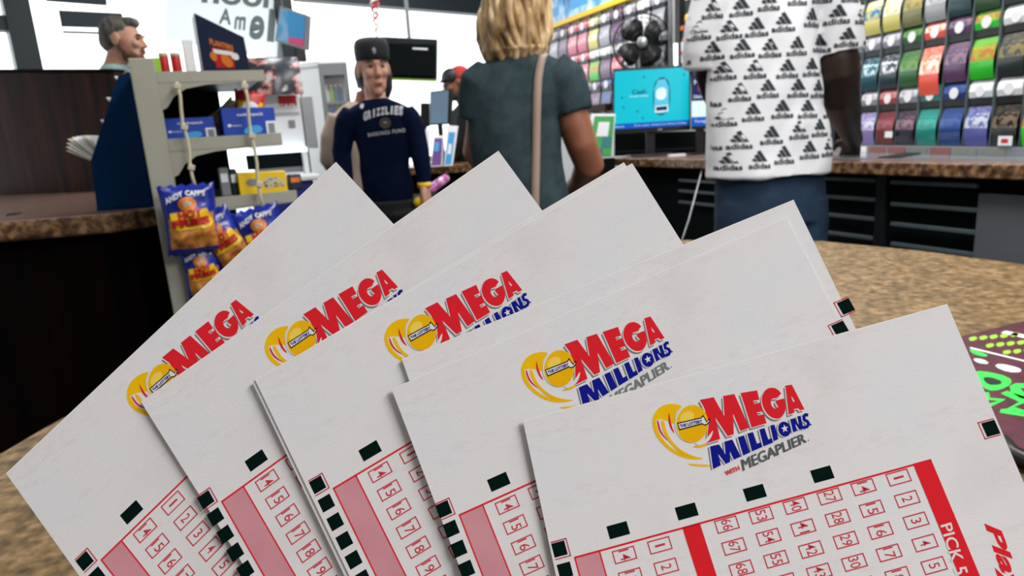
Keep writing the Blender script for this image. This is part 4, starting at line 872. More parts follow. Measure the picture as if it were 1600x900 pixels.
# far display on wall B
ub0, ub1 = WB.at(850, 80)[0], WB.at(1046, 80)[0]; nb = 11; wb = (ub1-ub0)/nb
zr = WB.at(950, 14)[1]; zB0 = WB.at(950, 77)[1]; zB1 = WB.at(950, 128)[1]; hB = zB0-zB1
mB_ = ticket_meshes(wb, hB)
RB = [['silver grey', 'silver grey', 'mauve', 'pink', 'pink', 'yellow and white', 'silver grey', 'mauve', 'silver grey', 'plain white', 'silver grey'],
      ['silver grey', 'mauve', 'plain white', 'pink', 'pink', 'bright green', 'mauve', 'pink', 'silver grey', 'slate grey', 'silver grey'],
      ['plain white', 'silver grey', 'white and teal', 'rose red', 'plain white', 'mauve', 'blue', 'rose red', 'slate grey', 'dark teal', 'yellow and blue']]
for r_ in range(3):
    for c_ in range(nb):
        col = RB[r_][c_]
        dispenser(WB, ub0+wb*(c_+.5), zB0-hB*(r_-.72), mB_, col, '%s ticket, %s row of the far display, %s column from the left' % (col, rn[r_], cn[c_]), 'dispensers of the far ticket display', 1, 'plain white' if (r_ == 1 and c_ in (5, 6, 7)) else None)
t = thing('ticket_rack', 'strips of the far ticket display under the yellow rail', 'rack', WB.pt(ub0, 1), world=True)
for c_ in range(nb+1): mb = MB(); wslab(mb, WB, ub0+wb*c_-.004, ub0+wb*c_+.004, 1.1, zr, -.012, .02); mb.build('column_strip', 'steel', t)
mb = MB(); wslab(mb, WB, ub0-.3, ub1, zr, zr+.035, -.02, .06); mb.build('yellow_rail', 'yellow', t)
for k, (x0, x1, lab) in enumerate(((846, 878, 'blue sky poster above the yellow rail beside the blonde hair'), (880, 928, 'blue sky poster above the yellow rail, in the middle'), (930, 985, 'blue sky poster above the yellow rail, rightmost'))):
    a0, a1 = WB.at(x0, 10, .03)[0], WB.at(x1, 10, .03)[0]; t = thing('poster', lab, 'poster', WB.pt(a0, zr), world=True, group='blue posters over the far display')
    mb = MB(); wslab(mb, WB, a0, a1, zr+.036, zr+.30, .0, .012); mb.build('panel', 'posterblue', t)
    mb = MB(); wslab(mb, WB, a0+(a1-a0)*.2, a0+(a1-a0)*.75, zr+.09, zr+.16, .012, .002); mb.build('printed_block', 'whitep' if k == 2 else 'sky', t)
a0, a1 = WB.at(905, 166)[0], WB.at(960, 166)[0]; mb = MB(); wslab(mb, WB, a0, a1, WB.at(930, 175)[1], WB.at(930, 165)[1], 0, .08); tag(mb.build('wood_ledge', 'dark_wood'), 'short brown ledge under the far ticket display left of the television', 'shelf')

# snack shelves between the displays
def dbox(mb, px0, py0, px1, py1, off, th): return wbox(mb, WD, px0, py0, px1, py1, off, th)
t = thing('shelf_unit', 'dark shelf unit with pale slatted back between the two ticket displays', 'shelf', WD.pt(.2, 0), world=True)
mb = MB(); dbox(mb, 1064, -20, 1112, 40, .02, .02); mb.build('slatted_back', 'cream', t)
for y in (3, 17): mb = MB(); dbox(mb, 1064, y, 1112, y+1.5, .025, .006); mb.build('slat_groove', 'dark_metal', t)
mb = MB(); dbox(mb, 1054, -10, 1062, 105, .12, .04); mb.build('post', 'black', t)
mb = MB(); dbox(mb, 1062, 66, 1112, 110, .02, .02); mb.build('lower_back', 'matte_black', t)
for y in (51, 66, 86): mb = MB(); dbox(mb, 1062, y, 1112, y+3, .11, .09); mb.build('shelf', 'whitep' if y != 51 else 'dark_metal', t)
for (x0, y0, x1, y1, m_, lab) in ((1073, 18, 1085, 34, 'yellow', 'yellow snack bag on the top shelf between the displays'), (1085, 20, 1092, 34, 'orange', 'orange snack bag beside the yellow one'), (1096, 16, 1104, 36, 'teal', 'tall teal packet by the patterned shirt'),
        (1063, 39, 1070, 50, 'orange', 'leftmost orange jar on the second small shelf'), (1072, 39, 1079, 50, 'red', 'red jar on the second small shelf'), (1081, 39, 1088, 50, 'orange', 'orange jar right of the red one'), (1089, 35, 1098, 50, 'sky', 'light blue packet on the second small shelf'), (1069, 55, 1083, 66, 'orange', 'orange and red packet on the third small shelf'),
        (1063, 76, 1078, 86, 'red', 'red packet on the lowest small shelf'), (1082, 90, 1100, 104, 'whitep', 'white packet at the bottom of the small shelves')):
    a0, z0 = WD.at(x0, y1, .09); a1, z1 = WD.at(x1, y0, .09); t = thing('snack_packet', lab, 'packet', WD.pt((a0+a1)/2, z0, .09), WD.rz, 'goods on the small shelves')
    w_, h2 = (a1-a0), z1-z0; mb = MB(); mb.loft([((0, 0, 0), (w_*.5, 0, 0), (0, .022, 0)), ((0, 0, h2*.15), (w_*.5, 0, 0), (0, .028, 0)), ((0, 0, h2*.75), (w_*.47, 0, 0), (0, .024, 0)), ((0, 0, h2), (w_*.42, 0, 0), (0, .006, 0))], 16, 3); mb.build('packet_body', m_, t, True)
p0, p1 = WD.at(1056, 104, .16), WD.at(1056, 68, .16); mb = MB(); mb.tube([WD.pt(p0[0], p0[1], .16), WD.pt(p0[0], (p0[1]+p1[1])/2, .16), WD.pt(p0[0], p1[1], .16)], .012, 10)
tag(mb.build('tube_lamp', mat('lit_tube', (.9, 1, 1), .3, emit=1.6), smooth=True), 'short glowing white tube on the black post beside the television', 'lamp')

# television, side screen and dark stand
Yt = 3.95; q = [P(957, 210, Yt), P(1079, 203, Yt-.06), P(1079, 101, Yt-.06), P(958, 108, Yt)]
tv = thing('television', 'television with a turquoise screen showing a phone picture, on the back counter', 'television', ((q[0].x+q[1].x)/2, Yt, ZB), world=True)
n_ = (q[1]-q[0]).cross(q[3]-q[0]).normalized(); n_ = n_ if n_.y < 0 else -n_
mb = MB(); mb.hexa(q, -n_*.04); mb.build('housing', 'black', tv, bevel=.004)
def screen(name, q, cols, parent, e=1.0): return q
scm = {}
def glow(name, c, e=.75): 
    if name not in scm: scm[name] = mat('lit_'+name, tuple(x*.3 for x in c), .25, emit=e, ecol=c)
    return scm[name]
mb = MB(); mb.m = 0; qpoly(mb, q, [(.02, .16), (.98, .16), (.98, .965), (.02, .965)], n_*.001); mb.m = 1; qpoly(mb, q, [(.02, .075), (.98, .075), (.98, .16), (.02, .16)], n_*.001)
mb.m = 2; qpoly(mb, q, smoothpoly([(.52, .82), (.74, .84), (.74, .27), (.52, .25)], 2), n_*.002); mb.m = 3; qpoly(mb, q, smoothpoly([(.535, .80), (.725, .81), (.725, .29), (.535, .28)], 1), n_*.003)
mb.m = 4; qpoly(mb, q, smoothpoly([(.56, .67), (.69, .68), (.69, .50), (.56, .49)], 1), n_*.004); qpoly(mb, q, [(.545, .40), (.715, .41), (.715, .31), (.545, .30)], n_*.004)
mb.m = 2; qpoly(mb, q, [(.56, .385), (.70, .395), (.70, .33), (.56, .325)], n_*.005); qtext(mb, 'Cash', q, .25, .60, .43, .67, n_*.002, bold=.02)
mb.m = 4; qtext(mb, 'Scratch tickets', q, .22, .56, .46, .585, n_*.002); qtext(mb, 'Keno', q, .04, .10, .15, .13, n_*.003); qtext(mb, 'Scan your tickets at home today', q, .28, .10, .95, .13, n_*.003)
mb.m = 2
for x, y in ((.38, .85), (.12, .40), (.30, .33), (.90, .85), (.37, .22), (.10, .55)): qpoly(mb, q, smoothpoly([(x, y), (x+.025, y+.03), (x+.035, y-.01)], 1), n_*.0022)
mb.build('screen', [glow('turquoise', (0, .52, .66)), glow('royal_blue', (.004, .10, .50)), glow('ink_blue', (.002, .04, .12), .4), glow('pale_cyan', (.10, .55, .75)), glow('screen_white', (.75, .93, 1))], tv)
mb = MB(); qpoly(mb, q, [(.585, .02), (.64, .02), (.64, .05), (.585, .05)], n_*.002); mb.build('maker_badge', 'grey', tv)
c = (q[0]+q[1])/2; mb = MB(); mb.box((c.x, c.y+.03, (c.z+ZB)/2+.0), (.05, .03, c.z-ZB+.02)); mb.box((c.x, c.y+.02, ZB+.006), (.26, .16, .012)); mb.build('stand', 'black', tv, bevel=.003)
q2 = [P(1080, 203, 3.75), P(1112, 201, 3.72), P(1112, 112, 3.72), P(1080, 112, 3.75)]
t = thing('menu_screen', 'narrow screen with navy, white and blue bands right of the turquoise television', 'screen', (q2[0].x, q2[0].y, ZB), world=True)
n2 = (q2[1]-q2[0]).cross(q2[3]-q2[0]).normalized(); n2 = n2 if n2.y < 0 else -n2
mb = MB(); mb.hexa([q2[0]-Vector((0, 0, .0)), q2[1], q2[2], q2[3]], -n2*.03); mb.build('housing', 'black', t)
mb = MB()
for i, (y0, y1) in enumerate(((.50, .97), (.22, .50), (.06, .22))): mb.m = i; qpoly(mb, q2, [(0.02, y0), (1, y0), (1, y1), (.02, y1)], n2*.001)
mb.m = 1; qtext(mb, 'MEGA', q2, .15, .78, .95, .86, n2*.002); qtext(mb, 'DRAWING', q2, .12, .54, .95, .60, n2*.002); qtext(mb, 'Tonight', q2, .15, .11, .9, .17, n2*.002); mb.m = 3; qpoly(mb, q2, smoothpoly([(.3, .76), (.6, .74), (.7, .66), (.35, .64)]), n2*.0015)
mb.build('screen', [glow('navy', (.02, .02, .12), .5), glow('screen_white', (.75, .93, 1)), glow('royal_blue', (.004, .10, .50)), glow('plum', (.35, .05, .2), .5)], t)
mb = MB(); c = (q2[0]+q2[1])/2; mb.box((c.x, c.y+.03, (c.z+ZB)/2), (.04, .03, c.z-ZB+.01)); mb.box((c.x, c.y+.02, ZB+.005), (.14, .1, .01)); mb.build('stand', 'black', t)
# dark box behind the stand and the paper strip
p0, p1 = Pz(962, 243, ZB), Pz(1100, 243, ZB)
q = [P(960, 243, 4.2), P(1108, 246, 4.0), P(1108, 205, 4.0), P(960, 208, 4.2)]
for i in (0, 1): q[i].z = ZB
t = thing('equipment_case', 'matte black equipment case behind the television stand', 'case', q[0], world=True); mb = MB(); mb.hexa(q, (.06, .25, 0)); mb.build('case_body', 'matte_black', t, bevel=.006)
mb = MB(); mb.hexa([q[0].lerp(q[1], .02)+Vector((0, -.002, .02)), q[0].lerp(q[1], .98)+Vector((0, -.002, .02)), q[0].lerp(q[1], .98)+Vector((0, -.002, .03)), q[0].lerp(q[1], .02)+Vector((0, -.002, .03))], (0, .003, 0)); mb.build('lower_trim', 'dark_metal', t)
p = Pz(1056, 243, ZB); mb = MB(); mb.box((p.x, p.y-.02, ZB+.004), (.09, .05, .008)); tag(mb.build('receipt_slip', 'whitep'), 'small white slip lying under the television', 'paper')
# fan
Yf = 4.6; c = P(1003, 68, Yf); fr_ = (P(1048, 68, Yf)-c).length*.98; t = thing('desk_fan', 'round black cage fan standing behind the television', 'fan', (c.x, c.y, ZB), world=True)
ax = Vector((-.18, -1, 0)).normalized(); fx = Vector((1, -.18, 0)).normalized(); fz = Vector((0, 0, 1))
def ring(r, off, th=.0028, n=40): return [c+ax*off+fx*r*math.cos(2*math.pi*k/n)+fz*r*math.sin(2*math.pi*k/n) for k in range(n+1)], th
mb = MB()
for r, off, th in ((fr_, 0, .006), (fr_*.97, .035, .003), (fr_*.66, .06, .0025), (fr_*.35, .07, .0025), (fr_*.9, -.05, .003)): a, b_ = ring(r, off, th); mb.tube(a, b_, 6)
for k in range(28):
    a = 2*math.pi*k/28; d = fx*math.cos(a)+fz*math.sin(a); mb.tube([c+ax*.07+d*fr_*.2, c+ax*.06+d*fr_*.66, c+ax*.035+d*fr_*.97, c+d*fr_, c-ax*.05+d*fr_*.85, c-ax*.07+d*fr_*.3], .0016, 5)
mb.build('cage', 'black', t, True)
for k in range(4):
    a = k*math.pi/2+.6; d = fx*math.cos(a)+fz*math.sin(a); e_ = fx*-math.sin(a)+fz*math.cos(a); mb = MB(); ns = 8; vs = []
    for i in range(ns+1):
        f_2 = i/ns; rr = fr_*(.14+.68*f_2); wd = fr_*(.14+.30*math.sin(f_2*math.pi*.75)); tw = .35
        for s_ in (-1, 1): vs.append(c+d*rr+e_*s_*wd*math.cos(tw)+ax*s_*wd*math.sin(tw)*.5)
    vs += [v+ax*.003 for v in vs]; m_ = 2*(ns+1)
    mb.add(vs, [(2*i, 2*i+1, 2*i+3, 2*i+2) for i in range(ns)]+[(m_+2*i, m_+2*i+2, m_+2*i+3, m_+2*i+1) for i in range(ns)]+[(2*i, 2*i+2, m_+2*i+2, m_+2*i) for i in range(ns)]+[(2*i+1, m_+2*i+1, m_+2*i+3, 2*i+3) for i in range(ns)]); mb.build('blade', 'black', t, True)
mb = MB(); mb.tube([c+ax*.03, c+ax*.02, c-ax*.05, c-ax*.13, c-ax*.15], [fr_*.10, fr_*.16, fr_*.2, fr_*.22, fr_*.1], 20); mb.build('motor_housing', 'black', t, True)
mb = MB(); mb.tube([c+ax*.072, c+ax*.078], [fr_*.2, fr_*.16], 20); mb.build('hub_badge', 'steel', t, True)
mb = MB(); mb.tube([c-ax*.10, c-ax*.10-fz*.2, (c.x+.02, c.y+.10, ZB+.03)], .014, 10); mb.lathe((c.x+.02, c.y+.10, ZB), [(.11, 0), (.11, .012), (.03, .03), (.016, .05)], 24); mb.build('stand', 'black', t, True)
# small acrylic ticket stand left of the television
Ya = 3.75; q = [P(914, 248, Ya), P(957, 248, Ya), P(962, 178, Ya+.05), P(924, 178, Ya+.05)]
t = thing('leaflet_stand', 'small acrylic stand of green and white leaflets left of the television', 'stand', q[0], world=True)
mb = MB(); mb.hexa(q, (0, .02, 0)); mb.build('front_card', 'whitep', t, bevel=.004)
mb = MB(); o_ = Vector((0, -.003, 0))
for i, (m_, pts) in enumerate((('green', [(.05, .05), (.95, .05), (.95, .95), (.15, .95)]), ('whitep', [(.30, .50), (.75, .50), (.78, .82), (.34, .82)]), ('teal', [(.55, .25), (.9, .25), (.9, .5), (.55, .5)]), ('purple', [(.15, .05), (.60, .05), (.60, .22), (.18, .22)]), ('lime', [(.08, .3), (.3, .3), (.3, .45), (.1, .45)]))):
    mb.m = i; qpoly(mb, q, pts, o_*(1+.3*i))
mb.build('printed_face', ['green', 'whitep', 'teal', 'purple', 'lime'], t)
mb = MB(); mb.box(((q[0].x+q[1].x)/2, Ya+.1, P(914, 249, Ya).z/2), (.17, .26, P(914, 249, Ya).z)); mb2 = mb; tag(mb.build('dark_pedestal', 'matte_black', bevel=.005), 'dark pedestal under the acrylic leaflet stand', 'pedestal')
# things on the back counter at the right
def lay(name, lab, cat, pxs, z, th, m_, bevel=0): mb = MB(); mb.hexa([Pz(x, y, z) for x, y in pxs], (0, 0, th)); return tag(mb.build(name, m_, bevel=bevel), lab, cat)
lay('counter_mat', 'glossy grey mat with painted reflection on the back counter below the ticket display', 'mat', [(1300, 247.5), (1620, 252.5), (1620, 239), (1340, 238)], ZB, .003, 'mat_grey')  # mat widened and lightened, putting the countertop's reflection into its grey
lay('pen_tray', 'flat black strip on the back counter beside the resting hand', 'tray', [(1372, 247), (1402, 247), (1440, 240), (1416, 239)], ZB+.0035, .004, 'black')
# thin cable hanging from the counter
pts = [P(1105, 244, 3.3), P(1098, 262, 3.28), P(1088, 300, 3.2), P(1076, 345, 3.1), P(1067, 372, 3.05), P(1060, 420, 3.0)]
pts.append(Vector((pts[-1].x-.02, pts[-1].y, .0)))
mb = MB(); mb.tube(pts, .0045, 8); tag(mb.build('metal_rod', 'steel', smooth=True), 'thin grey rod leaning against the back counter left of the jeans', 'rod')

# ============================================================ on the near counter
qm = [Pz(1478, 552, ZN+.001), Pz(1590, 700, ZN+.001), Pz(1760, 640, ZN+.001), Pz(1640, 500, ZN+.001)]
qm = [Pz(1490, 548, ZN+.0005), Pz(1600, 506, ZN+.0005), Pz(1790, 560, ZN+.0005), Pz(1600, 706, ZN+.0005)]
t = thing('scratch_ticket_mat', 'maroon and neon green ticket advert lying on the granite behind the front slip', 'advert mat', qm[0], world=True)
p1_, d1 = Pz(1600, 503, ZN+.0005), (Pz(1600, 503, ZN+.0005)-Pz(1500, 528, ZN+.0005)).normalized(); p2_, d2 = Pz(1600, 706, ZN+.0005), (Pz(1600, 706, ZN+.0005)-Pz(1556, 682, ZN+.0005)).normalized()
den = d1.x*d2.y-d1.y*d2.x; s1 = ((p2_.x-p1_.x)*d2.y-(p2_.y-p1_.y)*d2.x)/den; kc = p1_+d1*s1; l1, l2 = -s1+.12, (p2_-kc).length+.10; print('MAT', kc, d1, d2, l1, l2)
mb = MB(); mb.hexa([kc, kc+d2*l2, kc+d2*l2+d1*l1, kc+d1*l1], (0, 0, .0015)); mb.build('mat_sheet', 'maroon', t)
zt3_ = ZN+.0022
def gl(mb, pxs, k=0): mb.poly([Pz(x, y, zt3_+k*.0002) for x, y in pxs])
sx = lambda X, Y: (1500+X/3.21, 480+Y/3.21)
mb = MB(); mb.m = 0
gl(mb, smoothpoly([sx(*p) for p in ((50, 330), (110, 318), (250, 350), (260, 385), (200, 415), (140, 418), (85, 375))], 1)); mb.m = 1; gl(mb, smoothpoly([sx(*p) for p in ((110, 352), (150, 348), (215, 370), (200, 388), (140, 388))], 1), 2)
mb.m = 0; gl(mb, [sx(*p) for p in ((250, 395), (280, 382), (400, 385), (400, 405), (300, 405), (330, 440), (420, 460), (420, 480), (300, 455), (255, 425))])
gl(mb, [sx(*p) for p in ((95, 425), (145, 428), (150, 455), (230, 462), (150, 500), (120, 490), (200, 470), (120, 462))])
gl(mb, [sx(*p) for p in ((205, 432), (235, 420), (400, 470), (400, 490), (330, 476), (270, 500), (330, 520), (400, 530), (400, 560), (200, 528), (205, 512), (235, 510), (300, 475))])
mb.m = 2
for j in range(3):
    for i in range(5): x, y = 40+i*52+j*85, 168+j*34+(-14+i*-5); gl(mb, smoothpoly([sx(x, y), sx(x+38, y-10), sx(x+50, y+6), sx(x+14, y+18)], 1))
mb.m = 3
gl(mb, [sx(*p) for p in ((205, 128), (230, 118), (400, 155), (400, 172))]); gl(mb, smoothpoly([sx(*p) for p in ((170, 295), (200, 282), (300, 305), (310, 325), (240, 325))], 1)); gl(mb, smoothpoly([sx(*p) for p in ((60, 255), (120, 262), (150, 285), (90, 280))], 1))
mb.m = 0; gl(mb, smoothpoly([sx(*p) for p in ((45, 205), (140, 238), (130, 250), (60, 232))], 1)); mb.m = 3; gl(mb, [sx(*p) for p in ((50, 200), (330, 268), (330, 274), (50, 206))], 1)
mb.build('neon_lettering', ['neon', 'black', 'lime', 'whitep'], t)
cp = [Pz(1566, 690, ZN+.006), Pz(1585, 712, ZN+.006), Pz(1610, 724, ZN+.006), Pz(1700, 740, ZN+.006), Pz(1800, 730, ZN+.006)]
mb = MB(); mb.tube(cp, .006, 10); tag(mb.build('black_cable', 'black', smooth=True), 'black cord on the granite under the green lettered mat', 'cord')

# ============================================================ tills and screens in the middle
Ym = 4.5; q = [P(671, 196, Ym), P(703, 194, Ym), P(705, 139, Ym), P(672, 143, Ym)]
zc_ = .97
t = thing('till_monitor', 'grey blue till monitor in front of the cashier with the red hood', 'monitor', q[0], world=True)
mb = MB(); mb.hexa(q, (.012, .03, 0)); mb.build('housing', 'black', t, bevel=.002)
mb = MB(); qpoly(mb, q, [(.03, .04), (.88, .04), (.88, .97), (.03, .97)], Vector((0, -.002, 0))); mb.build('screen', mat('dim_screen', (.08, .13, .18), .2, emit=.25, ecol=(.30, .48, .62)), t)
c = (q[0]+q[1])/2; mb = MB(); mb.box((c.x, c.y+.03, (c.z+zc_)/2), (.03, .03, c.z-zc_+.02)); mb.box((c.x, c.y+.03, zc_+.006), (.16, .12, .012)); mb.build('stand', 'black', t)
q = [P(657, 198, Ym+.12), P(671, 198, Ym+.12), P(671, 161, Ym+.12), P(657, 161, Ym+.12)]
t = thing('card_reader', 'small dark screen standing left of the till monitor', 'screen', q[0], world=True); mb = MB(); mb.hexa(q, (0, .03, 0)); mb.build('housing', 'black', t, bevel=.002); c = (q[0]+q[1])/2
mb = MB(); mb.box((c.x, c.y+.02, (c.z+zc_)/2), (.02, .02, c.z-zc_)); mb.build('stand', 'black', t)
def leaf_stand(name, lab, cat, pq, Y, cols, mats_):
    q = [P(*p, Y+(0 if i < 2 else .05)) for i, p in enumerate(pq)]; t = thing(name, lab, cat, q[0], world=True)
    dz = zc_-min(q[0].z, q[1].z); q[0].z = zc_; q[1].z = zc_
    mb = MB(); mb.hexa(q, (0, .012, 0)); mb.build('card', 'whitep', t, bevel=.002); mb = MB()
    for i, pts in enumerate(cols): mb.m = i; qpoly(mb, q, pts, Vector((0, -.002-.0004*i, 0)))
    mb.build('printed_face', mats_, t)
leaf_stand('leaflet_card', 'white framed leaflet card with a light blue picture on the till counter', 'card', [(693, 255), (707, 256), (716, 197), (699, 196)], 4.3, ([(.1, .04), (.82, .04), (.80, .84), (.2, .84)], [(.25, .3), (.65, .3), (.62, .55), (.3, .55)]), ['sky', 'whitep'])
leaf_stand('leaflet_card', 'lilac and blue leaflet card left of the white framed card', 'card', [(672, 256), (691, 256), (693, 212), (678, 212)], 4.32, ([(.05, .04), (.9, .04), (.9, .92), (.1, .92)], [(.15, .5), (.6, .5), (.6, .8), (.2, .8)]), ['lavender' if False else 'purple', 'sky'])
leaf_stand('leaflet_card', 'pink and white leaflet card behind the boy\'s elbow', 'card', [(655, 254), (670, 254), (672, 202), (657, 202)], 4.4, ([(.1, .1), (.9, .1), (.9, .5), (.1, .5)],), ['pink'])
# wrapped roll under the counter edge
a0, a1 = P(668, 300, 3.3), P(700, 276, 3.45); t = thing('wrapped_roll', 'shiny pink and purple wrapped roll beside the boy\'s hand', 'roll', a0, world=True)
mb = MB(); mb.tube([a0, a0.lerp(a1, .1), a0.lerp(a1, .5), a0.lerp(a1, .9), a1], [.010, .022, .024, .022, .008], 12); mb.build('wrapper', noisy('shiny_wrapper', [(.10, .03, .14), (.5, .12, .35), (.7, .6, .7)], scale=30, rough=.15), t, True)
z_ = min(a0.z, a1.z)-.03; mb = MB(); mb.box((a0.x+.12, a0.y+.16, z_/2), (.5, .3, z_)); tag(mb.build('goods_crate', 'black_wood', bevel=.005), 'dark crate under the pink wrapped roll', 'crate')
# ============================================================ people
def add_head(mb, c, f, up, h, wx=1.0):
    """skull, jaw and features fused later; c = middle of the head, h = chin to crown"""
    f = f.normalized(); x = f.cross(up).normalized(); z = x.cross(f).normalized(); rot = Matrix((x*wx, f*(.5+.5*wx), z)).transposed(); k = h/.225
    E = lambda p, r, rr=None: mb.ell(c+rot @ (Vector(p)*k), [a*k for a in r], rot @ rr if rr else rot, 18, 12)
    E((0, -.012, .030), (.074, .092, .084)); E((0, .030, -.010), (.062, .062, .080)); E((0, .045, -.060), (.048, .045, .050)); E((0, .072, -.094), (.022, .020, .018))
    E((0, .088, .022), (.046, .014, .011))                              # brow ridge
    mb.tube([c+rot @ (Vector(p)*k) for p in ((0, .088, .018), (0, .100, -.004), (0, .112, -.026), (0, .100, -.034))], [.007*k, .009*k, .013*k, .010*k], 10)
    for s in (-1, 1):
        E((s*.010, .098, -.030), (.008, .010, .007)); E((s*.036, .072, -.018), (.022, .020, .020)); E((s*.077, -.006, -.006), (.008, .018, .030))
    E((0, .090, -.056), (.022, .012, .006)); E((0, .088, -.066), (.018, .012, .007))
    E((0, -.02, -.055), (.052, .055, .060))
    return rot, k
def face_bits(t, c, rot, k, lip='lips', eye='eye', brow='brow', eyes=True):
    G = lambda p: c+rot @ (Vector(p)*k)
    for s in (-1, 1):
        mb = MB(); mb.ell(G((s*.030, .084, .006)), (.011*k, .006*k, .0045*k), rot, 12, 8); mb.build('eye', eye, t, True)
        mb = MB(); mb.tube([G((s*.014, .099, .024)), G((s*.030, .0985, .029)), G((s*.048, .086, .024))], [.003*k, .0045*k, .003*k], 8); mb.build('eyebrow', brow, t, True)
    mb = MB(); mb.ell(G((0, .101, -.061)), (.021*k, .006*k, .0055*k), rot, 14, 8); mb.build('lips', lip, t, True)
def add_hand(mb, w, d, n, s=1.0, side=1, curl=.5):
    """w wrist, d towards the fingers, n out of the back of the hand, side +1/-1 = thumb side along d x n"""
    d = d.normalized(); n = (n-d*n.dot(d)).normalized(); x = d.cross(n)*side
    mb.tube([w-d*.02*s, w+d*.015*s, w+d*.05*s, w+d*.085*s], [.024*s, .027*s, .036*s, .032*s], 14, .55) if False else mb.loft([(w+d*a*s, x*b*s, n*c_*s) for a, b, c_ in ((-.02, .026, .022), (.01, .029, .021), (.045, .039, .019), (.08, .041, .016), (.092, .036, .012))], 16, 2.4)
    for i, (o_, L) in enumerate(((.029, .070), (.010, .078), (-.010, .073), (-.029, .058))):
        p = w+d*.080*s+x*o_*s; a = curl; pts = [p]; 
        for j, fr_ in enumerate((.45, .32, .23)):
            dd = d*math.cos(a)-n*math.sin(a); p = p+dd*L*fr_*s; pts.append(p); a += curl
        mb.tube(pts, [.0098*s, .0092*s, .0085*s, .0072*s], 10)
    p = w+d*.022*s+x*.026*s; d2 = (d*.6+x*.75-n*.25).normalized(); d3 = (d*.9+x*.2-n*.35).normalized()
    mb.tube([p, p+d2*.036*s, p+d2*.036*s+d3*.030*s, p+d2*.036*s+d3*.052*s], [.014*s, .0125*s, .011*s, .009*s], 10)
def rings_px(rows, Y, dr=.62, lean=0):
    out = []
    for r_ in rows:
        y, cx, hw = r_[:3]; d_ = r_[3] if len(r_) > 3 else dr; dy = r_[4] if len(r_) > 4 else 0
        c = P(cx, y, Y+dy); w = (P(cx+hw, y, Y+dy)-P(cx-hw, y, Y+dy)).length/2; out.append((c, Vector((w, 0, 0)), Vector((0, w*d_, 0))))
    return out
def shrink(rings, m): return [(c, x*max(.3, (x.length-m)/x.length), y*max(.3, (y.length-m)/y.length)) for c, x, y in rings]
def limb(pts, Y): return [P(x, y, Y+dy) for x, y, dy, r in pts], [r for *_, r in pts]
def grow(p, r, m): return p, [a+m for a in r]
def legs(mb, c, hw, Y0, r=.075, foot=-1, zk=.48, grow_=0):
    for s in (-1, 1):
        x = c.x+s*hw
        mb.tube([(x-s*.02, c.y, c.z), (x, c.y, c.z-.12), (x, c.y-.02, zk), (x, c.y+.02, .28), (x, c.y, .07)], [r+.02+grow_, r+.012+grow_, r*.78+grow_, r*.72+grow_, r*.55+grow_], 16)
def shoes(t, c, hw, f, m='black'):
    for s in (-1, 1):
        mb = MB(); b0 = Vector((c.x+s*hw, c.y, 0)); mb.loft([(b0+f*a+Vector((0, 0, z)), Vector((w, 0, 0)), Vector((0, 0, h))) for a, z, w, h in ((-.08, .05, .03, .045), (-.05, .05, .04, .05), (.03, .05, .045, .05), (.12, .035, .05, .035), (.19, .028, .03, .025))], 14); mb.build('shoe', m, t, True)
BODY_V = .0065
def person(label, loc, group=None):
    t = thing('person', label, 'person', loc, world=True); return t
def project(me_obj, pts_fn, direction, start, off):
    pass

# ---- the boy in the navy shirt
Y = 3.05; base = P(602, 300, Y)
boy = person('young person in black cap and navy long sleeve shirt with white chest lettering', (base.x, base.y, 0))
tor = rings_px([(155, 587, 19, .75), (159, 588, 27, .65), (164, 589, 39, .52), (171, 591, 50, .46), (184, 593, 50, .48), (205, 596, 45, .52), (237, 600, 39.5, .56), (265, 602, 39, .56), (292, 606, 39.5, .58), (317, 608, 39, .58)], Y)
hipc = P(610, 330, Y)
mb = MB(); mb.loft(shrink(tor, .012)+[(hipc, Vector((.10, 0, 0)), Vector((0, .065, 0)))])
top, chin = P(580, 66, Y), P(587, 148, Y); hc = (top+chin)/2+Vector((0, 0, -.002)); fdir = Vector((.38, -1, -.05)).normalized()
rot, kk = add_head(mb, hc, fdir, Vector((0, 0, 1)), .225, .86)
mb.tube([P(588, 170, Y+.01), P(587, 155, Y+.01), P(583, 135, Y+.02)], [.062, .046, .042], 18)
aL, rL = limb([(552, 176, 0, .044), (543, 190, 0, .046), (538, 205, .01, .045), (534, 238, .02, .040), (538, 275, -.01, .034), (543, 300, -.04, .026)], Y)
aR, rR = limb([(631, 174, 0, .044), (641, 186, 0, .046), (648, 200, 0, .045), (656, 238, .0, .040), (661, 268, -.03, .033), (663, 289, -.05, .025)], Y)
mb.tube(aL, [r-.008 for r in rL], 14); mb.tube(aR, [r-.008 for r in rR], 14)
add_hand(mb, aL[-1], Vector((.06, -.1, -1)), Vector((-1, -.2, 0)), .95, 1, .3)
add_hand(mb, aR[-1], Vector((.10, -.25, -1)), Vector((1, -.3, 0)), .95, -1, .45)
legs(mb, hipc, .085, Y, .066)
body = finish(mb, 'body', 'skin', boy, .0055, 3)
face_bits(boy, hc, rot, kk, brow='brow')
mb = MB(); mb.loft(tor); mb.tube(*grow(aL, rL, .004), n=16); mb.tube(*grow(aR, rR, .004), n=16)
shirt = finish(mb, 'long_sleeve_shirt', 'navy_cloth', boy, .006, 6, (.005, 8, 5))
mb = MB(); legs(mb, hipc, .085, Y, .066, grow_=.02); mb.loft([(hipc+Vector((0, 0, z)), Vector((.135, 0, 0)), Vector((0, .085, 0))) for z in (-.12, -.03, .05)]); finish(mb, 'trousers', 'black_cloth', boy, .009, 3)
shoes(boy, hipc, .09, Vector((.1, -1, 0)).normalized())
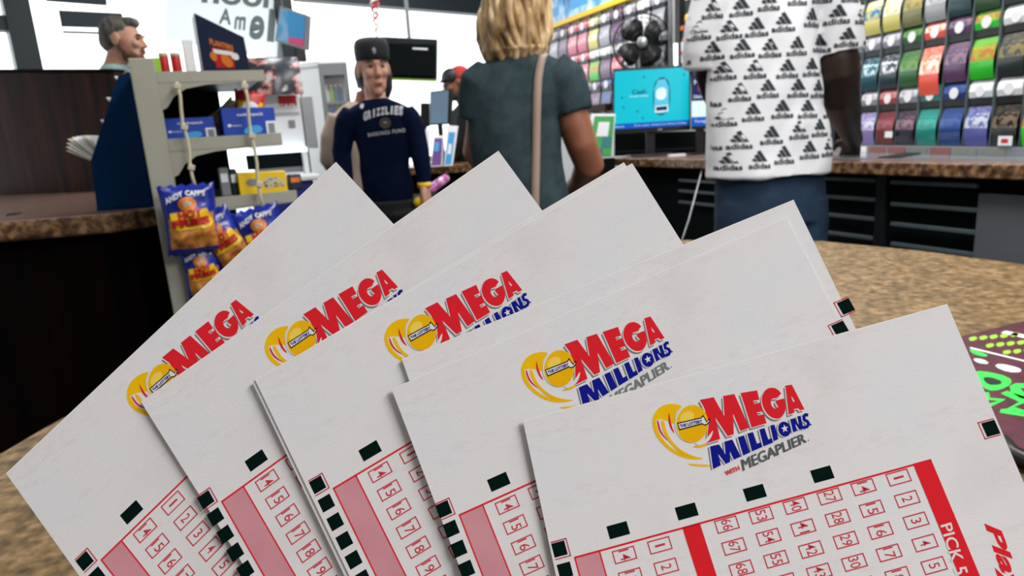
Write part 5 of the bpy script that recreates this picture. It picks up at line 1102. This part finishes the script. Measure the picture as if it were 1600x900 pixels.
# cap
G = lambda p: hc+rot @ (Vector(p)*kk)
mb = MB(); X_, F_ = rot @ Vector((1, 0, 0)), rot @ Vector((0, 1, 0))
mb.loft([(G((0, -.008, z)), X_*a, F_*b) for z, a, b in ((.034, .080, .100), (.050, .083, .104), (.078, .085, .104), (.100, .083, .100), (.118, .074, .088), (.126, .056, .066), (.129, .03, .036))], 30, 2.3)
cap = mb.build('cap', 'black_felt', boy, True)
mb = MB(); mb.ell(G((.010, .100, .068)), (.010, .004, .014), rot, 12, 8); o = mb.build('cap_emblem', 'grey', boy, True, label='small grey emblem on the cap front')
mb = MB(); mb.tube([G((-.060, -.040, .035)), G((-.078, -.050, -.02)), G((-.080, -.05, -.08)), G((-.068, -.05, -.12))], [.018, .022, .018, .009], 12); mb.build('hair', 'dark_hair', boy, True, label='dark hair hanging behind the neck')
def decal(t, target, name, mats_, build, Yback, off=.0025, dirv=Vector((0, 1, 0)), sub=True):
    """lettering laid onto the cloth: built flat, then dropped on the surface"""
    bm = bmesh.new(); bm.from_mesh(target.data); tree = BVHTree.FromBMesh(bm); bm.free()
    mb = MB(); build(mb); loc = Vector(t.location); vs = []
    keep = []
    for v in mb.v:
        v = Vector(v)-loc; h = tree.ray_cast(v-dirv*1.0, dirv); keep.append(h[0] is not None); vs.append(h[0]-dirv*off if h[0] else v)
    fs, mi = [], []
    for f, m_ in zip(mb.f, mb.mi):
        if all(keep[i] for i in f) and max(vs[i].y for i in f)-min(vs[i].y for i in f) < .035: fs.append(f); mi.append(m_)
    me = bpy.data.meshes.new(name); me.from_pydata([tuple(v) for v in vs], [], fs)
    for m_ in mats_: me.materials.append(M[m_])
    for p, i in zip(me.polygons, mi): p.material_index = i
    me.update(); o = bpy.data.objects.new(name, me); COL.objects.link(o); o.parent = t; return o
YF = Y-.1
PF = lambda p: P(p[0], p[1], YF)
def chest(mb):
    n_ = 9; word = 'GRIZZLIES'; xs = [565+i*61.5/8.9 for i in range(10)]
    for i, ch in enumerate(word):
        x0, x1 = xs[i]+.5, xs[i+1]-.4
        if ch == 'I': x0 += 1.6; x1 -= 1.6
        f_ = lambda x: 175.5-(x-565)*.125-5.0*math.sin(math.pi*(x-560)/90)
        b_ = lambda x: 190.0-(x-565)*.135-9.0*math.sin(math.pi*(x-565)/66)*.72
        mb.m = 0; text_quad(mb, ch, [(x0, f_(x0)), (x1, f_(x1)), (x1, b_(x1)), (x0, b_(x0))], PF, bold=.06)
    mb.m = 0; text_quad(mb, 'BARKINGS FUND', [(572, 208), (630, 200), (630.5, 206), (573, 214)], PF, bold=.01, space=1.25)
    mb.m = 1; mb.poly([PF(p) for p in ellp(600, 192, 9, 9)])
    mb.m = 2; mb.poly([PF(p)+Vector((0, 0, 0)) for p in ellp(600, 191, 3.2, 1.4, n=12)])
    mb.m = 0; mb.poly([PF(p) for p in ellp(562, 165, 3.3, 4.2, n=16)])
M['emblem'] = mat('olive_emblem', (.045, .04, .03), .8); M['print_grey'] = mat('shirt_lettering', (.50, .50, .54), .85)
decal(boy, shirt, 'shirt_lettering', ['print_grey', 'emblem', 'grey'], chest, YF, .007)
mb = MB(); lp_ = [PF((568, 153))+Vector((0, .03, 0)), PF((578, 172)), PF((596, 184)), PF((607, 172)), PF((610, 152))+Vector((0, .03, 0))]
# a thin wristband and the yellow thing held at the hip
mb = MB(); mb.tube([aR[-1]+Vector((0, 0, .012)), aR[-1]-Vector((0, 0, .012))], [.030, .029], 14); mb.build('wristband', 'yellow', boy, True, label='yellow wristband')
pt = P(656, 316, Y-.06); t = thing('yellow_packet', 'small yellow packet by the right hand of the person in navy', 'packet', pt, world=True); mb = MB(); mb.ell(pt, (.028, .02, .024)); mb.build('packet_body', 'yellow', t, True)

# ---- person in beige behind the boy
Y = 3.62; base = P(560, 300, Y)
bp = person('person in a beige jacket mostly hidden behind the boy in the black cap', (base.x, base.y, 0))
tor = rings_px([(158, 565, 18, .7), (168, 562, 30, .6), (180, 556, 38, .55), (205, 553, 36, .6), (240, 553, 35, .6), (290, 558, 36, .6), (330, 562, 36, .6)], Y); hipc = P(563, 335, Y)
mb = MB(); mb.loft(shrink(tor, .012)); hc2 = P(581, 128, Y); r2, k2 = add_head(mb, hc2, Vector((.2, 1, 0)), Vector((0, 0, 1)), .22); mb.tube([P(570, 165, Y), P(572, 145, Y)], [.055, .05], 16)
aL2, rL2 = limb([(530, 182, 0, .055), (518, 215, 0, .052), (515, 250, .02, .045), (530, 275, .12, .035)], Y); aR2, rR2 = limb([(588, 182, 0, .055), (596, 215, 0, .05), (598, 250, .02, .045), (590, 275, .12, .035)], Y)
for a, r in ((aL2, rL2), (aR2, rR2)): mb.tube(a, [q-.01 for q in r], 12); add_hand(mb, a[-1], Vector((0, 1, -.2)), Vector((0, 0, 1)), .9)
legs(mb, hipc, .08, Y); finish(mb, 'body', 'skin_tan', bp, .009, 3); face_bits(bp, hc2, r2, k2)
mb = MB(); mb.loft(tor); mb.tube(*grow(aL2, rL2, .004), n=14); mb.tube(*grow(aR2, rR2, .004), n=14); finish(mb, 'jacket', 'beige_cloth', bp, .009, 3, (.008, 7, 5))
mb = MB(); legs(mb, hipc, .08, Y, grow_=.02); mb.loft([(hipc+Vector((0, 0, z)), Vector((.14, 0, 0)), Vector((0, .10, 0))) for z in (-.1, .06)]); finish(mb, 'trousers', 'denim', bp, .011, 3); shoes(bp, hipc, .08, Vector((0, 1, 0)))
mb = MB(); mb.ell(P(580, 116, Y), (.086, .115, .100)); mb.tube([P(576, 112, Y-.02), P(574, 135, Y-.04), P(573, 152, Y-.05)], [.060, .052, .03], 14, .6); finish(mb, 'hair', 'dark_hair', bp, .009, 2)

# ---- woman with the blonde bob, seen from behind
Y = 2.05; base = P(812, 300, Y)
wo = person('woman with a blonde bob in a charcoal shirt seen from behind, taupe bag strap', (base.x, base.y, 0))
tor = rings_px([(82, 812, 30, .75), (90, 812, 48, .6), (102, 812, 70, .5), (122, 811, 78, .52), (150, 810, 76, .58), (190, 804, 71, .62), (235, 808, 70, .64), (285, 817, 72, .66), (345, 826, 78, .66), (400, 834, 82, .66)], Y)
hipc = P(834, 430, Y)
mb = MB(); mb.loft(shrink(tor, .012)+[(hipc, Vector((.15, 0, 0)), Vector((0, .11, 0)))]); hc3 = P(806, 22, Y+.03)
r3, k3 = add_head(mb, hc3, Vector((-.35, 1, -.1)), Vector((0, 0, 1)), .225); mb.tube([P(812, 100, Y), P(808, 50, Y+.02)], [.062, .052], 16)
aR3, rR3 = limb([(868, 122, 0, .062), (884, 150, 0, .062), (892, 172, 0, .070), (898, 195, 0, .050), (908, 225, .0, .047), (921, 258, .02, .046), (908, 285, .14, .038), (890, 300, .26, .028)], Y)
aL3, rL3 = limb([(752, 128, 0, .055), (746, 165, .01, .052), (743, 205, .02, .047), (744, 235, .04, .043), (757, 262, .16, .035), (775, 272, .27, .027)], Y)
mb.tube(aR3, [max(.03, r-.022) if i < 3 else r for i, r in enumerate(rR3)], 18); mb.tube(aL3, [max(.03, r-.022) if i < 3 else r for i, r in enumerate(rL3)], 16); add_hand(mb, aR3[-1], Vector((-.4, 1, .1)), Vector((0, 0, 1)), .9); add_hand(mb, aL3[-1], Vector((.4, 1, .1)), Vector((0, 0, 1)), .9)
legs(mb, hipc, .09, Y, .072); finish(mb, 'body', 'skin_tan', wo, .0065, 4); face_bits(wo, hc3, r3, k3)
mb = MB(); mb.loft(tor, 36)
sl_p, sl_r = limb([(862, 108, 0, .060), (880, 122, 0, .066), (888, 150, 0, .064), (895, 176, 0, .058)], Y); mb.tube(sl_p, sl_r, 20)
sp2, sr2 = limb([(768, 116, 0, .055), (752, 132, 0, .062), (747, 160, .01, .060), (745, 186, .015, .056)], Y); mb.tube(sp2, sr2, 18)
tee = finish(mb, 'tee_shirt', 'grey_tee', wo, .006, 4, (.014, 6, 3.0))
mb = MB(); legs(mb, hipc, .09, Y, .072, grow_=.02); mb.loft([(hipc+Vector((0, 0, z)), Vector((.17, 0, 0)), Vector((0, .12, 0))) for z in (-.12, 0, .08)]); finish(mb, 'trousers', 'black_cloth', wo, .01, 3); shoes(wo, hipc, .09, Vector((0, 1, 0)))
mb = MB(); hr = rings_px([(-32, 806, 22, .9, .03), (-22, 806, 42, .95, .03), (0, 806, 52, 1.0, .03), (30, 805, 55.5, .98, .03), (58, 804, 54.5, .95, .03), (78, 806, 49, .9, .02), (92, 808, 36, .85, .02), (98, 808, 18, .8, .02)], Y); mb.loft(hr, 36)
random.seed(3)
for k in range(46):                                    # locks following the bob down to ragged ends
    a = 2*math.pi*k/46; pts, rr = [], []
    for j, (c, x, y) in enumerate(hr[1:7]):
        w = random.uniform(-.003, .003); pts.append(c+x*(1.0+w*9)*math.cos(a+.16*math.sin(j*1.3+k))+y*(1.0)*math.sin(a+.16*math.sin(j*1.3+k))); rr.append(random.uniform(.006, .0105))
    rr[-1] *= .7; mb.tube(pts, rr, 8)
for k in range(26):
    a = 2*math.pi*k/26+.1; c, x, y = hr[6]; c0, x0, y0 = hr[5]; q = c0+x0*math.cos(a)+y0*math.sin(a); e2 = c+x*(1.12+random.uniform(-.1, .25))*math.cos(a)+y*1.1*math.sin(a)+Vector((0, 0, random.uniform(-.03, .006))); mb.tube([q, q.lerp(e2, .6), e2], [.010, .008, .003], 8)
hair = finish(mb, 'hair', 'blonde', wo, .0038, 1, (.0075, 26, 6))
# strap laid over the back
bm = bmesh.new(); bm.from_mesh(tee.data); tr_ = BVHTree.FromBMesh(bm); bm.free(); L0 = Vector(wo.location)
mb = MB(); cs = []
for x, y in ((850, 84), (847, 92), (844, 104), (841, 122), (839.5, 150), (838.5, 190), (838, 235), (837, 280), (836, 330), (836, 380)):
    p = P(x, y, Y-.2); pp = []
    for s in (-1, 1):
        q = p+Vector((s*.0105, 0, 0)); d = (q-CAMLOC).normalized(); h = tr_.ray_cast(q-L0-Vector((0, .3, 0)), Vector((0, 1, 0)))
        pp.append((h[0].y+L0.y if h[0] else Y-.13))
    yy = min(pp)-.005; q = P(x, y, yy); cs.append(q)
vs = []
for q in cs: vs += [q+Vector((-.0115, 0, 0)), q+Vector((.0115, 0, 0)), q+Vector((.0115, .003, 0)), q+Vector((-.0115, .003, 0))]
n_ = len(cs); mb.add(vs, [(4*i+a, 4*i+(a+1) % 4, 4*i+4+(a+1) % 4, 4*i+4+a) for i in range(n_-1) for a in range(4)]+[(0, 1, 2, 3), (4*n_-1, 4*n_-2, 4*n_-3, 4*n_-4)])
mb.build('bag_strap', 'strap', wo, True, label='taupe bag strap over the right shoulder')

# ---- tall man in the patterned white shirt, seen from behind
Y = 2.5; base = P(1200, 300, Y)
mn = person('tall man in a white shirt covered in black logos and blue jeans, hand on counter', (base.x, base.y, 0))
tor = rings_px([(-58, 1212, 34, .8), (-50, 1211, 60, .6), (-36, 1208, 92, .5), (-5, 1200, 96, .5), (50, 1195, 88, .55), (120, 1193, 86, .6), (170, 1194, 87, .62), (195, 1198, 91, .62), (240, 1201, 95, .62), (258, 1201, 95, .64), (274, 1200, 95, .66)], Y)
hipc = P(1204, 320, Y)
mb = MB(); mb.loft(shrink(tor[:-2], .016)+[(P(1201, 262, Y), Vector((.16, 0, 0)), Vector((0, .09, 0))), (P(1203, 300, Y), Vector((.16, 0, 0)), Vector((0, .09, 0))), (hipc, Vector((.16, 0, 0)), Vector((0, .10, 0)))])
hc4 = P(1216, -122, Y+.03); r4, k4 = add_head(mb, hc4, Vector((.45, 1, -.15)), Vector((0, 0, 1)), .24); mb.tube([P(1212, -45, Y), P(1214, -90, Y+.02)], [.075, .066], 18)
aR4, rR4 = limb([(1280, -2, 0, .080), (1300, 45, 0, .080), (1308, 92, .0, .072), (1309, 115, .0, .074), (1313, 150, .03, .066), (1320, 178, .12, .056), (1328, 205, .22, .042), (1334, 220, .29, .035)], Y)
aL4, rL4 = limb([(1118, -5, 0, .072), (1104, 50, .02, .068), (1108, 108, .05, .056), (1116, 145, .12, .046), (1124, 170, .25, .038), (1136, 185, .36, .030)], Y)
mb.tube(aR4, [r-.022 if i < 2 else r for i, r in enumerate(rR4)], 20); mb.tube(aL4, [r-.024 if i < 2 else r for i, r in enumerate(rL4)], 18)
add_hand(mb, aR4[-1], Vector((.15, .55, -.55)), Vector((.5, -.3, .8)), 1.12, -1, .55); add_hand(mb, aL4[-1], Vector((.3, 1, 0)), Vector((0, 0, 1)), 1.05)
legs(mb, hipc, .10, Y, .085); finish(mb, 'body', 'skin_dark', mn, .0065, 3); face_bits(mn, hc4, r4, k4, lip='skin_dark')
mb = MB(); r_s = Matrix.Identity(3); mb.ell(hc4+Vector((0, -.015, .035)), (.083, .100, .092)); finish(mb, 'hair', 'dark_hair', mn, .008, 2)
mb = MB(); mb.loft(tor, 40)
s1, q1 = limb([(1262, -22, 0, .080), (1290, -2, 0, .088), (1301, 35, 0, .090), (1308, 66, 0, .088), (1310, 84, 0, .086)], Y); mb.tube(s1, q1, 24)
s2, q2_ = limb([(1145, -22, 0, .075), (1120, 0, 0, .080), (1106, 45, .02, .080), (1101, 82, .03, .076), (1101, 103, .04, .072)], Y); mb.tube(s2, q2_, 22)
wt = finish(mb, 'short_sleeve_shirt', 'white_tee', mn, .0065, 4, (.013, 7, 2.2))
def logos(mb):
    rng = random.Random(5); c = Vector((base.x, Y, 0))
    for j in range(15):
        z = .985+j*.0735
        for i in range(-6, 8):
            x = c.x+i*.093+(.046 if j % 2 else 0)+rng.uniform(-.010, .010); zz = z+.018*math.sin(i*1.1+j)*.5+i*.003
            w, h = .086+rng.uniform(-.008, .004), .062; 
            mb.m = 0; Q = lambda a, b: Vector((x+(a-.5)*w, Y, zz+b*h))
            for k, (xb, L, wd) in enumerate(((.28, .24, .15), (.46, .48, .17), (.66, .72, .18))):
                mb.poly([Q(xb, .40), Q(xb+wd, .40), Q(xb+wd-.36*L-.03, .40+L*.88), Q(xb-.36*L, .40+L*.88-.08)])
            text_quad(mb, 'adidas', [(x-w*.44, zz+.33*h), (x+w*.46, zz+.33*h), (x+w*.46, zz), (x-w*.44, zz)], lambda p: Vector((p[0], Y, p[1])), bold=.03)
decal(mn, wt, 'logo_print', ['logo_black'], logos, Y, .0018)
jr = [(P(1201, 256, Y), Vector((.185, 0, 0)), Vector((0, .115, 0))), (P(1201, 284, Y), Vector((.196, 0, 0)), Vector((0, .125, 0))), (P(1203, 305, Y), Vector((.20, 0, 0)), Vector((0, .130, 0))), (P(1204, 345, Y), Vector((.198, 0, 0)), Vector((0, .14, 0)))]
mb = MB(); mb.loft(jr)
for s in (-1, 1): x = hipc.x+s*.10; mb.tube([(x, Y, hipc.z+.02), (x, Y, hipc.z-.15), (x, Y-.01, .48), (x, Y+.02, .25), (x, Y, .05)], [.105, .108, .085, .075, .07], 18)
finish(mb, 'jeans', 'denim', mn, .008, 3, (.008, 7, 6)); shoes(mn, hipc, .10, Vector((.2, 1, 0)).normalized(), 'whitep')
mb = MB()
for s in (-1, 1): 
    c = P(1204+s*38, 338, Y-.162); mb.tube([c+Vector((-.055, 0, .05)), c+Vector((-.055, 0, -.05)), c+Vector((0, 0, -.085)), c+Vector((.055, 0, -.05)), c+Vector((.055, 0, .05))], .0018, 5)

# ---- bearded man in profile at the left window
Y = 3.85; base = P(180, 200, Y)
lm = person('bearded man in profile with greying short hair and mint collar, by the left window', (base.x, base.y, 0))
mb = MB(); top, ch = P(188, 33, Y), P(196, 93, Y); hc5 = (top+ch)/2; r5, k5 = add_head(mb, hc5, Vector((1, .12, -.08)), Vector((0, 0, 1)), .232)
mb.tube([P(176, 122, Y), P(182, 100, Y), P(186, 80, Y)], [.070, .056, .052], 18)
sc_ = P(172, 128, Y); tz = [(.0, .05, .06), (-.03, .09, .12), (-.09, .12, .20), (-.22, .12, .19), (-.45, .11, .17), (-.60, .12, .17)]
mb.loft([(sc_+Vector((0, 0, z)), Vector((a, 0, 0)), Vector((0, b, 0))) for z, a, b in tz])
for s in (-1, 1):
    p0 = sc_+Vector((0, s*.19, -.08)); pts = [p0, p0+Vector((0, s*.03, -.15)), p0+Vector((.03, s*.02, -.30)), p0+Vector((.14, 0, -.36)), p0+Vector((.24, -s*.02, -.36))]; mb.tube(pts, [.05, .046, .040, .034, .027], 14); add_hand(mb, pts[-1], Vector((1, 0, 0)), Vector((0, 0, 1)), 1, s)
hp = sc_+Vector((0, 0, -.62))
for s in (-1, 1): mb.tube([(hp.x, hp.y+s*.09, hp.z), (hp.x, hp.y+s*.09, .45), (hp.x, hp.y+s*.09, .06)], [.085, .06, .045], 14)
finish(mb, 'body', 'skin', lm, .0065, 3); face_bits(lm, hc5, r5, k5, brow='brow')
mb = MB(); mb.loft([(sc_+Vector((0, 0, z+.004)), Vector((a+.02, 0, 0)), Vector((0, b+.02, 0))) for z, a, b in tz]); mb.loft([(P(179, 112, Y), Vector((.075, 0, 0)), Vector((0, .075, 0))), (P(180, 101, Y), Vector((.068, 0, 0)), Vector((0, .07, 0)))])
for s in (-1, 1):
    p0 = sc_+Vector((0, s*.19, -.08)); mb.tube([p0, p0+Vector((0, s*.03, -.15)), p0+Vector((.01, s*.03, -.22))], [.06, .06, .058], 14)
finish(mb, 'collared_shirt', 'mint', lm, .008, 3, (.006, 8, 5))
mb = MB()
for s in (-1, 1): mb.tube([(hp.x, hp.y+s*.09, hp.z+.05), (hp.x, hp.y+s*.09, .45), (hp.x, hp.y+s*.09, .06)], [.10, .075, .062], 14)
finish(mb, 'trousers', 'navy_cloth', lm, .01, 2)
for s in (-1, 1): mb = MB(); mb.loft([((hp.x+a, hp.y+s*.09, z), Vector((0, w, 0)), Vector((0, 0, h))) for a, z, w, h in ((-.08, .045, .03, .04), (.03, .05, .045, .05), (.18, .03, .035, .028))], 14); mb.build('shoe', 'black', lm, True)
H5_ = lambda p: hc5+r5 @ (Vector(p)*k5)
mb = MB(); mb.ell(H5_((0, -.022, .045)), (.080, .092, .080), r5); mb.ell(H5_((0, -.055, .0)), (.070, .062, .070), r5); mb.ell(H5_((0, .045, .088)), (.055, .045, .030), r5); finish(mb, 'hair', 'grey_hair', lm, .006, 2, (.003, 40, 20))
mb = MB(); mb.ell(H5_((0, .036, -.070)), (.056, .052, .046), r5); mb.ell(H5_((0, .082, -.090)), (.028, .022, .024), r5); mb.ell(H5_((0, .094, -.050)), (.026, .012, .010), r5)
for s in (-1, 1): mb.tube([H5_((s*.066, .0, .01)), H5_((s*.066, .010, -.04)), H5_((s*.05, .04, -.075))], [.009, .014, .018], 10)
finish(mb, 'beard', 'beard', lm, .005, 2, (.002, 60, 60))
mb = MB()
for s in (-1, 1): mb.ell(H5_((s*.083, -.006, -.004)), (.007, .019, .030), r5)
mb.build('ear', 'skin', lm, True)

# ---- cashier with glasses and a red hood, looking down to the left
Y = 4.98; base = P(722, 200, Y)
cs_ = person('bearded cashier with dark cap, glasses and red hood behind the till monitor', (base.x, base.y, 0))
mb = MB(); hc6 = P(714, 131, Y); fd = Vector((-1, -.35, -.28)); upv = Vector((-.25, 0, 1)).normalized(); r6, k6 = add_head(mb, hc6, fd, upv, .215)
sc6 = P(732, 165, Y); mb.tube([sc6, P(722, 150, Y)], [.07, .055], 16)
tz6 = [(.0, .06, .07), (-.04, .10, .14), (-.12, .13, .20), (-.30, .13, .19), (-.50, .12, .17)]
mb.loft([(sc6+Vector((0, 0, z)), Vector((a, 0, 0)), Vector((0, b, 0))) for z, a, b in tz6])
arms = []
for s in (-1, 1):
    p0 = sc6+Vector((-.02, s*.18, -.08)); arms.append([p0, p0+Vector((-.04, s*.02, -.16)), p0+Vector((-.12, 0, -.26)), p0+Vector((-.24, -s*.02, -.27))]); mb.tube(arms[-1], [.05, .046, .038, .028], 12); add_hand(mb, arms[-1][-1], Vector((-1, 0, -.1)), Vector((0, 0, 1)), .95, s)
hp6 = sc6+Vector((0, 0, -.52))
for s in (-1, 1): mb.tube([(hp6.x, hp6.y+s*.09, hp6.z), (hp6.x, hp6.y+s*.09, .06)], [.085, .045], 12)
finish(mb, 'body', 'skin_tan', cs_, .008, 3); face_bits(cs_, hc6, r6, k6)
H6 = lambda p: hc6+r6 @ (Vector(p)*k6)
mb = MB(); mb.loft([(sc6+Vector((0, 0, z+.005)), Vector((a+.02, 0, 0)), Vector((0, b+.02, 0))) for z, a, b in tz6])
for a in arms: mb.tube(a[:-1]+[a[-2].lerp(a[-1], .7)], [.06, .056, .048, .04], 12)
finish(mb, 'jacket', 'black_cloth', cs_, .009, 3, (.006, 8, 5))
mb = MB()
for s in (-1, 1): mb.tube([(hp6.x, hp6.y+s*.09, hp6.z+.04), (hp6.x, hp6.y+s*.09, .06)], [.10, .06], 12)
finish(mb, 'trousers', 'black_cloth', cs_, .012, 2)
for s in (-1, 1): mb = MB(); mb.loft([((hp6.x-a, hp6.y+s*.09, z), Vector((0, w, 0)), Vector((0, 0, h))) for a, z, w, h in ((-.08, .045, .03, .04), (.03, .05, .045, .05), (.18, .03, .035, .028))], 12); mb.build('shoe', 'black', cs_, True)
mb = MB(); mb.ell(H6((0, .030, .058)), (.078, .066, .062), r6); mb.ell(H6((0, .088, .050)), (.055, .035, .010), r6); finish(mb, 'cap', 'dark_hair', cs_, .006, 2)
mb = MB(); mb.ell(H6((0, -.038, .040)), (.088, .076, .080), r6); mb.ell(H6((0, -.085, -.015)), (.080, .060, .065), r6); finish(mb, 'hood', 'red_cloth', cs_, .007, 2, (.004, 20, 20), label='red hood')
mb = MB(); mb.ell(H6((0, .036, -.070)), (.054, .050, .044), r6); mb.ell(H6((0, .080, -.088)), (.026, .020, .022), r6); finish(mb, 'beard', 'brow', cs_, .007, 2)
mb = MB()
for s in (-1, 1):
    cc = H6((s*.032, .104, .004)); rg = [cc+r6 @ Vector((.024*math.cos(a), 0, .017*math.sin(a))) for a in [2*math.pi*i/16 for i in range(17)]]; mb.tube(rg, .0028, 6); mb.tube([H6((s*.056, .100, .008)), H6((s*.080, .03, .008)), H6((s*.080, -.01, .004))], .0026, 6)
mb.build('glasses', 'black', cs_, True)
